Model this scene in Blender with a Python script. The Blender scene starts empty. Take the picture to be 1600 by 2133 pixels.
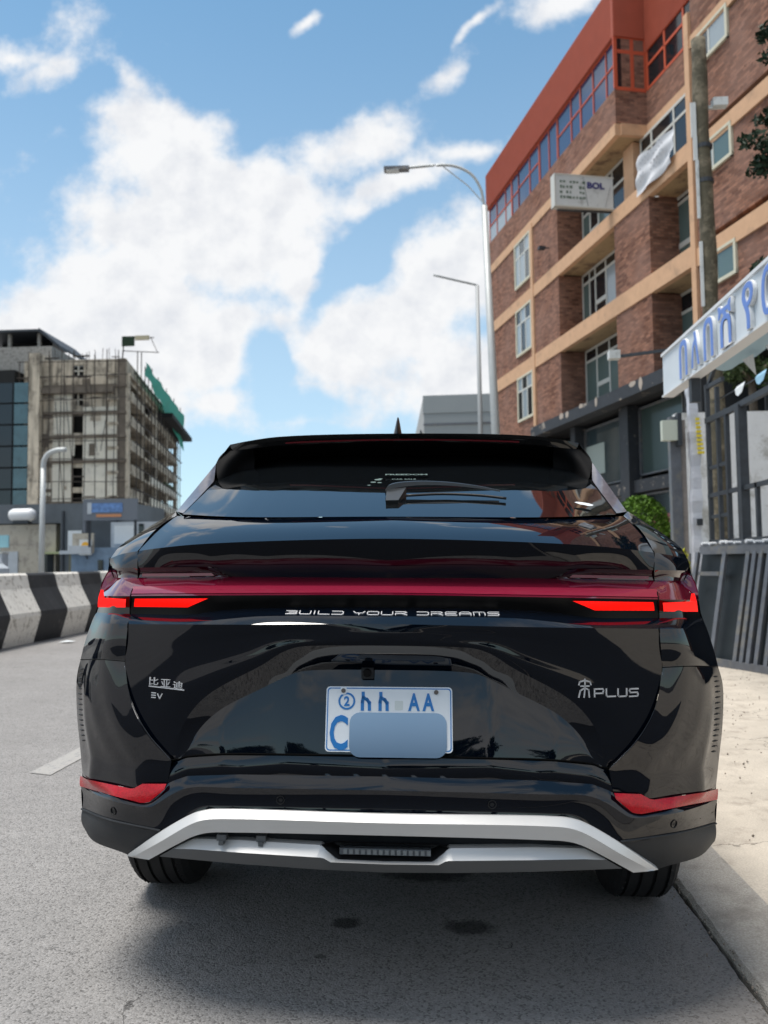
import bpy, bmesh, math, random
from mathutils import Vector, Matrix, Euler
from mathutils.bvhtree import BVHTree
random.seed(7)
C = bpy.context.scene.collection
S = bpy.context.scene
PI = math.pi

# ------------------------------------------------------------------ camera
cam_d = bpy.data.cameras.new('camera'); cam = bpy.data.objects.new('camera', cam_d); C.objects.link(cam)
S.camera = cam
_yaw, _pit, _rol = math.radians(3.47), math.radians(3.5), .012
_f = Vector((-math.sin(_yaw)*math.cos(_pit), math.cos(_yaw)*math.cos(_pit), math.sin(_pit)))
_r = Vector((math.cos(_yaw), math.sin(_yaw), 0)); _u = _r.cross(_f)
_r2 = _r*math.cos(_rol) - _u*math.sin(_rol); _u2 = _u*math.cos(_rol) + _r*math.sin(_rol)
cam.matrix_world = Matrix(((_r2.x, _u2.x, -_f.x, 0), (_r2.y, _u2.y, -_f.y, 0), (_r2.z, _u2.z, -_f.z, 1.2), (0, 0, 0, 1)))
cam_d.sensor_fit = 'HORIZONTAL'; cam_d.sensor_width = 24.0; cam_d.lens = 24*1733/1600
cam_d.clip_start = .05; cam_d.clip_end = 4000
cam_d.dof.use_dof = True; cam_d.dof.focus_distance = 2.45; cam_d.dof.aperture_fstop = 3.6

# ------------------------------------------------------------------ light and exposure
SUN_EL, SUN_AZ = math.radians(75), math.radians(262)      # azimuth clockwise from +Y: high, from the left
sd = bpy.data.lights.new('sun', 'SUN'); sun = bpy.data.objects.new('sun', sd); C.objects.link(sun)
sd.energy = 2.4; sd.angle = math.radians(25); sd.color = (1.0, .95, .88)
_sv = Vector((math.sin(SUN_AZ)*math.cos(SUN_EL), math.cos(SUN_AZ)*math.cos(SUN_EL), math.sin(SUN_EL)))
sun.rotation_euler = _sv.to_track_quat('Z', 'Y').to_euler()
S.view_settings.view_transform = 'Standard'; S.view_settings.look = 'None'
S.view_settings.gamma = 1.0; S.view_settings.exposure = 1.0; S.view_settings.use_curve_mapping = False
S.cycles.max_bounces = 7; S.cycles.diffuse_bounces = 3; S.cycles.glossy_bounces = 4; S.cycles.transmission_bounces = 4
S.cycles.caustics_reflective = False; S.cycles.caustics_refractive = False
S.cycles.sample_clamp_indirect = 4.0

def N(nt, kind, **kw):
    n = nt.nodes.new(kind)
    for k, v in kw.items():
        if k.startswith('i_'):
            n.inputs[int(k[2:]) if k[2:].isdigit() else k[2:]].default_value = v
        else: setattr(n, k, v)
    return n
def math_n(nt, op, a, b=None, c=None, clamp=False):
    n = nt.nodes.new('ShaderNodeMath'); n.operation = op; n.use_clamp = clamp
    for i, v in enumerate((a, b, c)):
        if v is None: continue
        if isinstance(v, (int, float)): n.inputs[i].default_value = v
        else: nt.links.new(v, n.inputs[i])
    return n.outputs[0]

def build_world():
    w = bpy.data.worlds.new('World'); S.world = w; w.use_nodes = True
    nt = w.node_tree; nt.nodes.clear(); L = nt.links.new
    out = N(nt, 'ShaderNodeOutputWorld'); bg = N(nt, 'ShaderNodeBackground'); bg.inputs[1].default_value = .1
    L(bg.outputs[0], out.inputs[0])
    sky = N(nt, 'ShaderNodeTexSky', sky_type='NISHITA', sun_disc=False, sun_elevation=SUN_EL, sun_rotation=SUN_AZ,
            altitude=2300, air_density=1.0, dust_density=1.0, ozone_density=1.0)
    tc = N(nt, 'ShaderNodeTexCoord'); sep = N(nt, 'ShaderNodeSeparateXYZ'); L(tc.outputs['Generated'], sep.inputs[0])
    X, Y, Z = sep.outputs
    ay = math_n(nt, 'MAXIMUM', math_n(nt, 'ABSOLUTE', Y), .05)
    u = math_n(nt, 'DIVIDE', X, ay); v = math_n(nt, 'DIVIDE', Z, ay)
    cmb = N(nt, 'ShaderNodeCombineXYZ'); L(u, cmb.inputs[0]); L(v, cmb.inputs[1])
    back = math_n(nt, 'LESS_THAN', Y, 0.0)
    L(math_n(nt, 'MULTIPLY', back, 7.3), cmb.inputs[2])
    P = cmb.outputs[0]
    # large shapes of the clouds ahead: ellipses (centre, radii, turn, weight) in sky directions x/y, z/y
    E = [(-.336,.541,.092,.040,-25,1),(-.294,.478,.125,.052,-28,1),(-.286,.413,.175,.070,-5,1),(-.384,.363,.092,.055,0,1),
         (-.191,.439,.080,.060,-20,1),(-.355,.309,.205,.050,-3,1),(-.52,.300,.120,.030,0,1),(-.273,.265,.060,.055,0,1),
         (-.098,.518,.076,.036,10,.62),(-.050,.462,.068,.026,15,.60),(.051,.508,.056,.014,10,.50),(-.072,.284,.104,.072,5,1),
         (.020,.350,.085,.062,10,.95),(.034,.229,.090,.056,0,.9),(-.151,.375,.046,.055,0,.9),(-.448,.672,.030,.036,-30,.42),
         (-.530,.656,.050,.016,0,.48),(-.470,.640,.060,.018,10,.44),(-.385,.622,.042,.014,-38,.42),(-.404,.574,.026,.018,0,.5),(-.149,.673,.018,.008,20,.38),
         (.063,.662,.032,.008,42,.50),(-.42,.248,.20,.060,0,.95),(.175,.700,.060,.030,20,.75),(-.20,.20,.20,.035,0,.7),(.02,.60,.03,.01,30,.25),
         (.30,.36,.16,.09,10,.9),(.55,.55,.2,.08,0,.8),(-.85,.42,.22,.09,10,.9),(-.95,.75,.2,.05,0,.6)]
    nz = N(nt, 'ShaderNodeTexNoise', noise_dimensions='3D'); nz.inputs['Scale'].default_value = 9.0
    nz.inputs['Detail'].default_value = 3.0; L(P, nz.inputs['Vector'])
    off = N(nt, 'ShaderNodeVectorMath', operation='SUBTRACT'); L(nz.outputs['Color'], off.inputs[0]); off.inputs[1].default_value = (.5,.5,.5)
    sc = N(nt, 'ShaderNodeVectorMath', operation='SCALE'); L(off.outputs[0], sc.inputs[0]); sc.inputs['Scale'].default_value = .075
    wp = N(nt, 'ShaderNodeVectorMath', operation='ADD'); L(P, wp.inputs[0]); L(sc.outputs[0], wp.inputs[1])
    flat = N(nt, 'ShaderNodeVectorMath', operation='MULTIPLY'); L(wp.outputs[0], flat.inputs[0]); flat.inputs[1].default_value = (1,1,0)
    acc = None
    for (cx, cy, rx, ry, rot, wgt) in E:
        mp = N(nt, 'ShaderNodeMapping', vector_type='TEXTURE')
        mp.inputs['Location'].default_value = (cx, cy, 0); mp.inputs['Rotation'].default_value = (0, 0, math.radians(rot)); mp.inputs['Scale'].default_value = (rx, ry, 1)
        L(flat.outputs[0], mp.inputs[0])
        ln = N(nt, 'ShaderNodeVectorMath', operation='LENGTH'); L(mp.outputs[0], ln.inputs[0])
        d = math_n(nt, 'MULTIPLY', math_n(nt, 'SUBTRACT', 1.35, ln.outputs['Value']), wgt)
        acc = d if acc is None else math_n(nt, 'SMOOTH_MAX', acc, d, .25)
    for (cx, cy, rx, ry, rot, wgt) in ((-.203,.235,.026,.060,8,.85),(-.085,.392,.050,.026,25,.75),(-.145,.195,.060,.020,0,.7),(-.128,.330,.018,.045,-20,.55)):
        mp = N(nt, 'ShaderNodeMapping', vector_type='TEXTURE')
        mp.inputs['Location'].default_value = (cx, cy, 0); mp.inputs['Rotation'].default_value = (0, 0, math.radians(rot)); mp.inputs['Scale'].default_value = (rx, ry, 1)
        L(flat.outputs[0], mp.inputs[0]); ln = N(nt, 'ShaderNodeVectorMath', operation='LENGTH'); L(mp.outputs[0], ln.inputs[0])
        acc = math_n(nt, 'SUBTRACT', acc, math_n(nt, 'MULTIPLY', math_n(nt, 'MAXIMUM', math_n(nt, 'SUBTRACT', 1.5, ln.outputs['Value']), 0), wgt))
    # other directions: plain scattered cumulus from noise
    n2 = N(nt, 'ShaderNodeTexNoise'); n2.inputs['Scale'].default_value = 2.3; n2.inputs['Detail'].default_value = 2.0; L(tc.outputs['Generated'], n2.inputs['Vector'])
    gen = math_n(nt, 'MULTIPLY_ADD', n2.outputs['Fac'], 5.0, -2.30)
    wide = N(nt, 'ShaderNodeMapRange', interpolation_type='SMOOTHSTEP'); wide.inputs['From Min'].default_value = .65; wide.inputs['From Max'].default_value = 1.1
    L(math_n(nt, 'MAXIMUM', math_n(nt, 'ABSOLUTE', u), v), wide.inputs['Value'])
    other = math_n(nt, 'MAXIMUM', wide.outputs[0], back)
    mixf = N(nt, 'ShaderNodeMix', data_type='FLOAT'); L(other, mixf.inputs['Factor']); L(acc, mixf.inputs[2]); L(gen, mixf.inputs[3])
    field = mixf.outputs[0]
    # billow detail
    def fbm(scale, detail, rough, vec):
        n = N(nt, 'ShaderNodeTexNoise'); n.inputs['Scale'].default_value = scale; n.inputs['Detail'].default_value = detail
        n.inputs['Roughness'].default_value = rough; L(vec, n.inputs['Vector']); return n.outputs['Fac']
    f1 = fbm(13, 9, .62, P); f1b = fbm(30, 5, .6, P)
    den = math_n(nt, 'ADD', field, math_n(nt, 'MULTIPLY_ADD', f1, 1.9, -.98))
    mr = N(nt, 'ShaderNodeMapRange', interpolation_type='SMOOTHSTEP'); mr.inputs['From Min'].default_value = -.12; mr.inputs['From Max'].default_value = .62
    L(den, mr.inputs['Value'])
    fade = N(nt, 'ShaderNodeMapRange', interpolation_type='SMOOTHSTEP'); fade.inputs['From Min'].default_value = -.02; fade.inputs['From Max'].default_value = .10; L(Z, fade.inputs['Value'])
    mask = math_n(nt, 'MULTIPLY', mr.outputs[0], math_n(nt, 'MULTIPLY_ADD', fade.outputs[0], .7, .3))
    # relief of the clouds: density towards the sun (up and to the left) against density here
    sh = N(nt, 'ShaderNodeVectorMath', operation='ADD'); L(P, sh.inputs[0]); sh.inputs[1].default_value = (-.012, .026, 0)
    f2 = fbm(10, 6, .6, sh.outputs[0]); f2c = fbm(10, 6, .6, P)
    rel = math_n(nt, 'SUBTRACT', f2c, f2)
    thick = N(nt, 'ShaderNodeMapRange', interpolation_type='SMOOTHSTEP'); thick.inputs['From Min'].default_value = .5; thick.inputs['From Max'].default_value = 1.9; L(den, thick.inputs['Value'])
    br = math_n(nt, 'ADD', math_n(nt, 'MULTIPLY_ADD', rel, 1.15, 1.0), math_n(nt, 'MULTIPLY', thick.outputs[0], -.15), clamp=False)
    br = math_n(nt, 'MINIMUM', math_n(nt, 'MAXIMUM', br, .66), 1.08)
    cr = N(nt, 'ShaderNodeMix', data_type='RGBA'); cr.inputs[6].default_value = (3.6, 3.75, 4.05, 1); cr.inputs[7].default_value = (4.7, 4.75, 4.82, 1)
    mb = N(nt, 'ShaderNodeMapRange'); mb.inputs['From Min'].default_value = .66; mb.inputs['From Max'].default_value = 1.05; L(br, mb.inputs['Value']); L(mb.outputs[0], cr.inputs['Factor'])
    # sky colour, paler towards the horizon
    sk = N(nt, 'ShaderNodeMix', data_type='RGBA', blend_type='MULTIPLY'); sk.inputs['Factor'].default_value = 1; L(sky.outputs[0], sk.inputs[6]); sk.inputs[7].default_value = SKY_TINT
    hz = N(nt, 'ShaderNodeMapRange', interpolation_type='SMOOTHSTEP'); hz.inputs['From Min'].default_value = .68; hz.inputs['From Max'].default_value = .0; hz.inputs['To Max'].default_value = .66; L(Z, hz.inputs['Value'])
    hm = N(nt, 'ShaderNodeMix', data_type='RGBA'); L(hz.outputs[0], hm.inputs['Factor']); L(sk.outputs[2], hm.inputs[6]); hm.inputs[7].default_value = (3.1, 3.65, 4.2, 1)
    fin = N(nt, 'ShaderNodeMix', data_type='RGBA'); L(mask, fin.inputs['Factor']); L(hm.outputs[2], fin.inputs[6]); L(cr.outputs[2], fin.inputs[7])
    L(fin.outputs[2], bg.inputs[0])
SKY_TINT = (0.92, 1.18, 1.06, 1)
build_world()

# ------------------------------------------------------------------ materials
def mat(name, col, rough=.5, metal=0., coat=0., spec=.5, var=0., vscale=8., bump=0., bscale=40., coat_rough=.02, emit=None, estr=0., trans=0., dirt=None, dscale=2., dlo=.5, dhi=.62, obj=True):
    m = bpy.data.materials.new(name); m.use_nodes = True; nt = m.node_tree; L = nt.links.new
    b = nt.nodes['Principled BSDF']
    b.inputs['Base Color'].default_value = (*col, 1); b.inputs['Roughness'].default_value = rough; b.inputs['Metallic'].default_value = metal
    b.inputs['Coat Weight'].default_value = coat; b.inputs['Coat Roughness'].default_value = coat_rough
    b.inputs['Specular IOR Level'].default_value = spec; b.inputs['Transmission Weight'].default_value = trans
    if emit: b.inputs['Emission Color'].default_value = (*emit, 1); b.inputs['Emission Strength'].default_value = estr
    tc = N(nt, 'ShaderNodeTexCoord'); vec = tc.outputs['Object' if obj else 'Generated']
    colout = None
    if var:
        n = N(nt, 'ShaderNodeTexNoise'); n.inputs['Scale'].default_value = vscale; n.inputs['Detail'].default_value = 7; n.inputs['Roughness'].default_value = .65; L(vec, n.inputs['Vector'])
        mr = N(nt, 'ShaderNodeMapRange'); mr.inputs['From Min'].default_value = .3; mr.inputs['From Max'].default_value = .7
        mr.inputs['To Min'].default_value = 1-var; mr.inputs['To Max'].default_value = 1+var; L(n.outputs['Fac'], mr.inputs['Value'])
        mx = N(nt, 'ShaderNodeVectorMath', operation='SCALE'); mx.inputs[0].default_value = col; L(mr.outputs[0], mx.inputs['Scale']); colout = mx.outputs[0]
    if dirt:
        n = N(nt, 'ShaderNodeTexNoise'); n.inputs['Scale'].default_value = dscale; n.inputs['Detail'].default_value = 8; n.inputs['Roughness'].default_value = .7; L(vec, n.inputs['Vector'])
        mr = N(nt, 'ShaderNodeMapRange'); mr.inputs['From Min'].default_value = dlo; mr.inputs['From Max'].default_value = dhi; L(n.outputs['Fac'], mr.inputs['Value'])
        mx = N(nt, 'ShaderNodeMix', data_type='RGBA'); L(mr.outputs[0], mx.inputs['Factor'])
        if colout: L(colout, mx.inputs[6])
        else: mx.inputs[6].default_value = (*col, 1)
        mx.inputs[7].default_value = (*dirt, 1); colout = mx.outputs[2]
    if colout: L(colout, b.inputs['Base Color'])
    if bump:
        n = N(nt, 'ShaderNodeTexNoise'); n.inputs['Scale'].default_value = bscale; n.inputs['Detail'].default_value = 6; L(vec, n.inputs['Vector'])
        bp = N(nt, 'ShaderNodeBump'); bp.inputs['Strength'].default_value = bump; bp.inputs['Distance'].default_value = .02; L(n.outputs['Fac'], bp.inputs['Height']); L(bp.outputs[0], b.inputs['Normal'])
    return m

M = {}
M['paint'] = mat('black_paint', (.0010, .0024, .0058), .02, 0, .0, .5)
M['paint'].node_tree.nodes['Principled BSDF'].inputs['IOR'].default_value = 1.58
M['satin_black'] = mat('satin_black', (.002,.002,.0022), .3, 0, 0, .3)
M['under'] = mat('matte_black', (.003,.003,.0035), .7, 0, 0, .1)
M['gloss_black'] = mat('gloss_black', (.002, .002, .0022), .04, 0, .0)
M['seam'] = mat('seam', (.002, .002, .002), .9, 0, 0, .1)
M['cladding'] = mat('grey_cladding', (.018, .020, .023), .55, 0, 0, .4, var=.1, vscale=20, bump=.15, bscale=600)
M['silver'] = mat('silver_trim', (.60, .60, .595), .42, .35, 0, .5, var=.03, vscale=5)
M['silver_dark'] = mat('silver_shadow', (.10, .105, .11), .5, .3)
M['chrome'] = mat('chrome', (.62, .62, .64), .25, .35)
M['lamp_red'] = mat('lamp_lens', (.10, .004, .016), .05, 0, 1.0, .6)
M['painted_sheen'] = mat('painted_sheen', (.20, .012, .034), .08, 0, 1.0, .5)  # brighter red: the pink reflection on the lens put into the colour
M['lamp_dark'] = mat('lamp_dark', (.030, .002, .006), .08, 0, 1.0)
M['lamp_lit'] = mat('lamp_lit', (.35, .002, .001), .35, 0, .0, .2, emit=(1, .004, .001), estr=.62)
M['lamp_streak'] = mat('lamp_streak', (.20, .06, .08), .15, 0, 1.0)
M['reflector'] = mat('reflector', (.30, .001, .006), .22, 0, .3, .3, emit=(1, .0, .02), estr=.03, bump=.1, bscale=300)
M['brake_strip'] = mat('brake_strip', (.12, .003, .008), .2, 0, .8)
M['glass_dark'] = mat('dark_window', (.004, .005, .006), .015, 0, .0, .5); M['glass_dark'].node_tree.nodes['Principled BSDF'].inputs['IOR'].default_value = 2.1
M['tyre'] = mat('tyre', (.016, .016, .017), .75, 0, 0, .3, var=.15, vscale=30)
M['plastic'] = mat('black_plastic', (.008, .008, .009), .5, 0, 0, .4)
M['fin'] = mat('pillar_fin', (.11, .108, .13), .3, .2, .5, .5, var=.25, vscale=40)
M['white_plate'] = mat('plate_white', (.70, .74, .78), .35, var=.03, vscale=20)
M['plate_blue'] = mat('plate_blue', (.01, .16, .46), .35)
M['plate_blur'] = mat('plate_blur', (.16, .25, .36), .3, 0, .2)
def _grad(m, lo, hi, z0, z1):
    nt = m.node_tree; tc = N(nt, 'ShaderNodeTexCoord'); s = N(nt, 'ShaderNodeSeparateXYZ'); nt.links.new(tc.outputs['Object'], s.inputs[0])
    r = N(nt, 'ShaderNodeMapRange'); r.inputs['From Min'].default_value = z0; r.inputs['From Max'].default_value = z1; nt.links.new(s.outputs[2], r.inputs['Value'])
    x = N(nt, 'ShaderNodeMix', data_type='RGBA'); x.inputs[6].default_value = (*lo, 1); x.inputs[7].default_value = (*hi, 1); nt.links.new(r.outputs[0], x.inputs['Factor']); nt.links.new(x.outputs[2], nt.nodes['Principled BSDF'].inputs['Base Color'])
_grad(M['plate_blur'], (.10,.17,.26), (.24,.37,.53), .70, .80)  # blue-grey fade imitating the blur over the digits
def _segments(m, scale, lo, strength):
    nt = m.node_tree; b = nt.nodes['Principled BSDF']; tc = N(nt, 'ShaderNodeTexCoord'); s = N(nt, 'ShaderNodeSeparateXYZ'); nt.links.new(tc.outputs['Object'], s.inputs[0])
    w = math_n(nt, 'ABSOLUTE', math_n(nt, 'SINE', math_n(nt, 'MULTIPLY', s.outputs[0], scale))); w = math_n(nt, 'POWER', w, .35)
    nt.links.new(math_n(nt, 'MULTIPLY', math_n(nt, 'MULTIPLY_ADD', w, 1-lo, lo), strength), b.inputs['Emission Strength'])
_segments(M['lamp_lit'], 190, .62, .66)
def _cells(m, scale, dark, bright):
    nt = m.node_tree; b = nt.nodes['Principled BSDF']; tc = N(nt, 'ShaderNodeTexCoord'); v = N(nt, 'ShaderNodeTexVoronoi'); v.inputs['Scale'].default_value = scale; nt.links.new(tc.outputs['Object'], v.inputs['Vector'])
    s = N(nt, 'ShaderNodeSeparateColor'); nt.links.new(v.outputs['Color'], s.inputs[0]); x = N(nt, 'ShaderNodeMix', data_type='RGBA'); x.inputs[6].default_value = (*dark, 1); x.inputs[7].default_value = (*bright, 1); nt.links.new(s.outputs[0], x.inputs['Factor']); nt.links.new(x.outputs[2], b.inputs['Base Color'])
_cells(M['reflector'], 300, (.24,.0008,.005), (.38,.0015,.008))
M['decal'] = mat('decal', (.10, .15, .14), .5, 0, .0)
M['paper'] = mat('paper', (.62, .66, .68), .6, var=.08, vscale=30)
M['metal_grey'] = mat('metal_grey', (.14, .15, .17), .5, .35, var=.2, vscale=6, dirt=(.20, .19, .17), dscale=5)
M['steel_dark'] = mat('steel_dark', (.035, .042, .052), .55, .2, var=.25, vscale=6)
M['rim'] = mat('rim', (.08, .08, .09), .3, .8)

# ------------------------------------------------------------------ mesh helpers
def link(name, me, m=None, parent=None, smooth=False, label=None):
    o = bpy.data.objects.new(name, me); C.objects.link(o)
    if m is not None:
        for mm in (m if isinstance(m, (list, tuple)) else [m]): me.materials.append(mm)
    if parent: o.parent = parent
    if smooth: me.shade_smooth()
    if label: o['label'] = label
    return o
def raw(name, V, F, m=None, parent=None, smooth=False, mi=None, label=None, weld=0, auto=None):
    me = bpy.data.meshes.new(name); me.from_pydata([tuple(v) for v in V], [], F)
    if mi: me.polygons.foreach_set('material_index', mi)
    if weld:
        bm = bmesh.new(); bm.from_mesh(me); bmesh.ops.remove_doubles(bm, verts=bm.verts, dist=weld); bm.to_mesh(me); bm.free()
    me.update()
    if auto is not None:
        me.shade_smooth(); me.set_sharp_from_angle(angle=math.radians(auto))
    return link(name, me, m, parent, smooth, label)
class MB:
    """collects shapes, then links them as one mesh object"""
    def __init__(s): s.V = []; s.F = []; s.I = []
    def add(s, V, F, i=0):
        b = len(s.V); s.V += [Vector(v) for v in V]; s.F += [tuple(b+k for k in f) for f in F]; s.I += [i]*len(F); return s
    def box(s, x0, x1, y0, y1, z0, z1, i=0, mtx=None):
        V = [Vector(p) for p in ((x0,y0,z0),(x1,y0,z0),(x1,y1,z0),(x0,y1,z0),(x0,y0,z1),(x1,y0,z1),(x1,y1,z1),(x0,y1,z1))]
        if mtx: V = [mtx @ v for v in V]
        return s.add(V, [(0,3,2,1),(4,5,6,7),(0,1,5,4),(1,2,6,5),(2,3,7,6),(3,0,4,7)], i)
    def beam(s, a, b, w, h=None, i=0, up=Vector((0,0,1))):
        a, b = Vector(a), Vector(b); d = (b-a); h = h or w
        if d.length < 1e-6: return s
        dn = d.normalized()
        if abs(dn.dot(up)) > .98: up = Vector((0,1,0))
        x = dn.cross(up).normalized()*w/2; z = x.cross(dn).normalized()*h/2
        V = [a-x-z, a+x-z, a+x+z, a-x+z, b-x-z, b+x-z, b+x+z, b-x+z]
        return s.add(V, [(0,3,2,1),(4,5,6,7),(0,1,5,4),(1,2,6,5),(2,3,7,6),(3,0,4,7)], i)
    def tube(s, pts, rad, n=8, i=0, caps=True):
        pts = [Vector(p) for p in pts]; R = rad if isinstance(rad, (list, tuple)) else [rad]*len(pts)
        V = []; ref = None
        for k, p in enumerate(pts):
            d = (pts[min(k+1, len(pts)-1)] - pts[max(k-1, 0)]).normalized()
            if ref is None: ref = Vector((0,0,1)) if abs(d.z) < .9 else Vector((1,0,0))
            x = d.cross(ref).normalized(); y = d.cross(x).normalized(); ref = -(d.cross(x)).cross(d).normalized() if False else ref
            V += [p + (x*math.cos(2*PI*j/n) + y*math.sin(2*PI*j/n))*R[k] for j in range(n)]
        F = [(k*n+j, k*n+(j+1) % n, (k+1)*n+(j+1) % n, (k+1)*n+j) for k in range(len(pts)-1) for j in range(n)]
        if caps: F += [tuple(range(n-1, -1, -1)), tuple(range((len(pts)-1)*n, len(pts)*n))]
        return s.add(V, F, i)
    def grid(s, rows, i=0, close=False):
        n = len(rows[0]); V = [v for r in rows for v in r]
        F = [(a*n+b, a*n+b+1, (a+1)*n+b+1, (a+1)*n+b) for a in range(len(rows)-1) for b in range(n-1)]
        return s.add(V, F, i)
    def build(s, name, m, parent=None, smooth=False, label=None, weld=0, auto=None):
        return raw(name, s.V, s.F, m, parent, smooth, s.I if isinstance(m, (list, tuple)) else None, label, weld, auto)
def empty(name, loc, rot=(0,0,0), **props):
    o = bpy.data.objects.new(name, None); C.objects.link(o); o.location = loc; o.rotation_euler = rot; o.empty_display_size = .3
    for k, v in props.items(): o[k] = v
    return o
def thing(name, label, cat, loc=(0,0,0), rot=(0,0,0), group=None):
    o = empty(name, loc, rot, label=label, category=cat)
    if group: o['group'] = group
    return o
def tag(o, label, cat, group=None):
    o['label'] = label; o['category'] = cat
    if group: o['group'] = group
    return o
def struct(o): o['kind'] = 'structure'; return o
def stuff(o): o['kind'] = 'stuff'; return o
def copy_tree(o, parent=None):
    c = o.copy(); C.objects.link(c); c.parent = parent
    for ch in o.children: copy_tree(ch, c)
    return c
def text_mesh(body, size, extrude=.0, align='CENTER', bold=0., spacing=1., res=3):
    cu = bpy.data.curves.new('t', 'FONT'); cu.body = body; cu.size = size; cu.extrude = extrude; cu.align_x = align; cu.align_y = 'CENTER'
    cu.offset = bold; cu.space_character = spacing; cu.resolution_u = res
    o = bpy.data.objects.new('t', cu); C.objects.link(o); dg = bpy.context.evaluated_depsgraph_get(); dg.update()
    me = bpy.data.meshes.new_from_object(o.evaluated_get(dg)); bpy.data.objects.remove(o); bpy.data.curves.remove(cu)
    return me
def text_obj(name, body, size, m, parent, mtx, extrude=.002, fit=None, **kw):
    """lettering; mtx maps its local XY plane into the parent's space; fit=(w,h) stretches it"""
    me = text_mesh(body, size, extrude, **kw)
    if fit and len(me.vertices):
        xs = [v.co.x for v in me.vertices]; ys = [v.co.y for v in me.vertices]
        cx, cy = (min(xs)+max(xs))/2, (min(ys)+max(ys))/2; sx = fit[0]/(max(xs)-min(xs)); sy = fit[1]/(max(ys)-min(ys))
        for v in me.vertices: v.co = Vector(((v.co.x-cx)*sx, (v.co.y-cy)*sy, v.co.z))
    me.transform(mtx); me.name = name; me.materials.clear()
    return link(name, me, m, parent)
def face_mtx(o, xdir, ydir):
    x = Vector(xdir).normalized(); y = Vector(ydir); y = (y - x*y.dot(x)).normalized(); z = x.cross(y)
    return Matrix(((x.x, y.x, z.x, o[0]), (x.y, y.y, z.y, o[1]), (x.z, y.z, z.z, o[2]), (0,0,0,1)))

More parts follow.
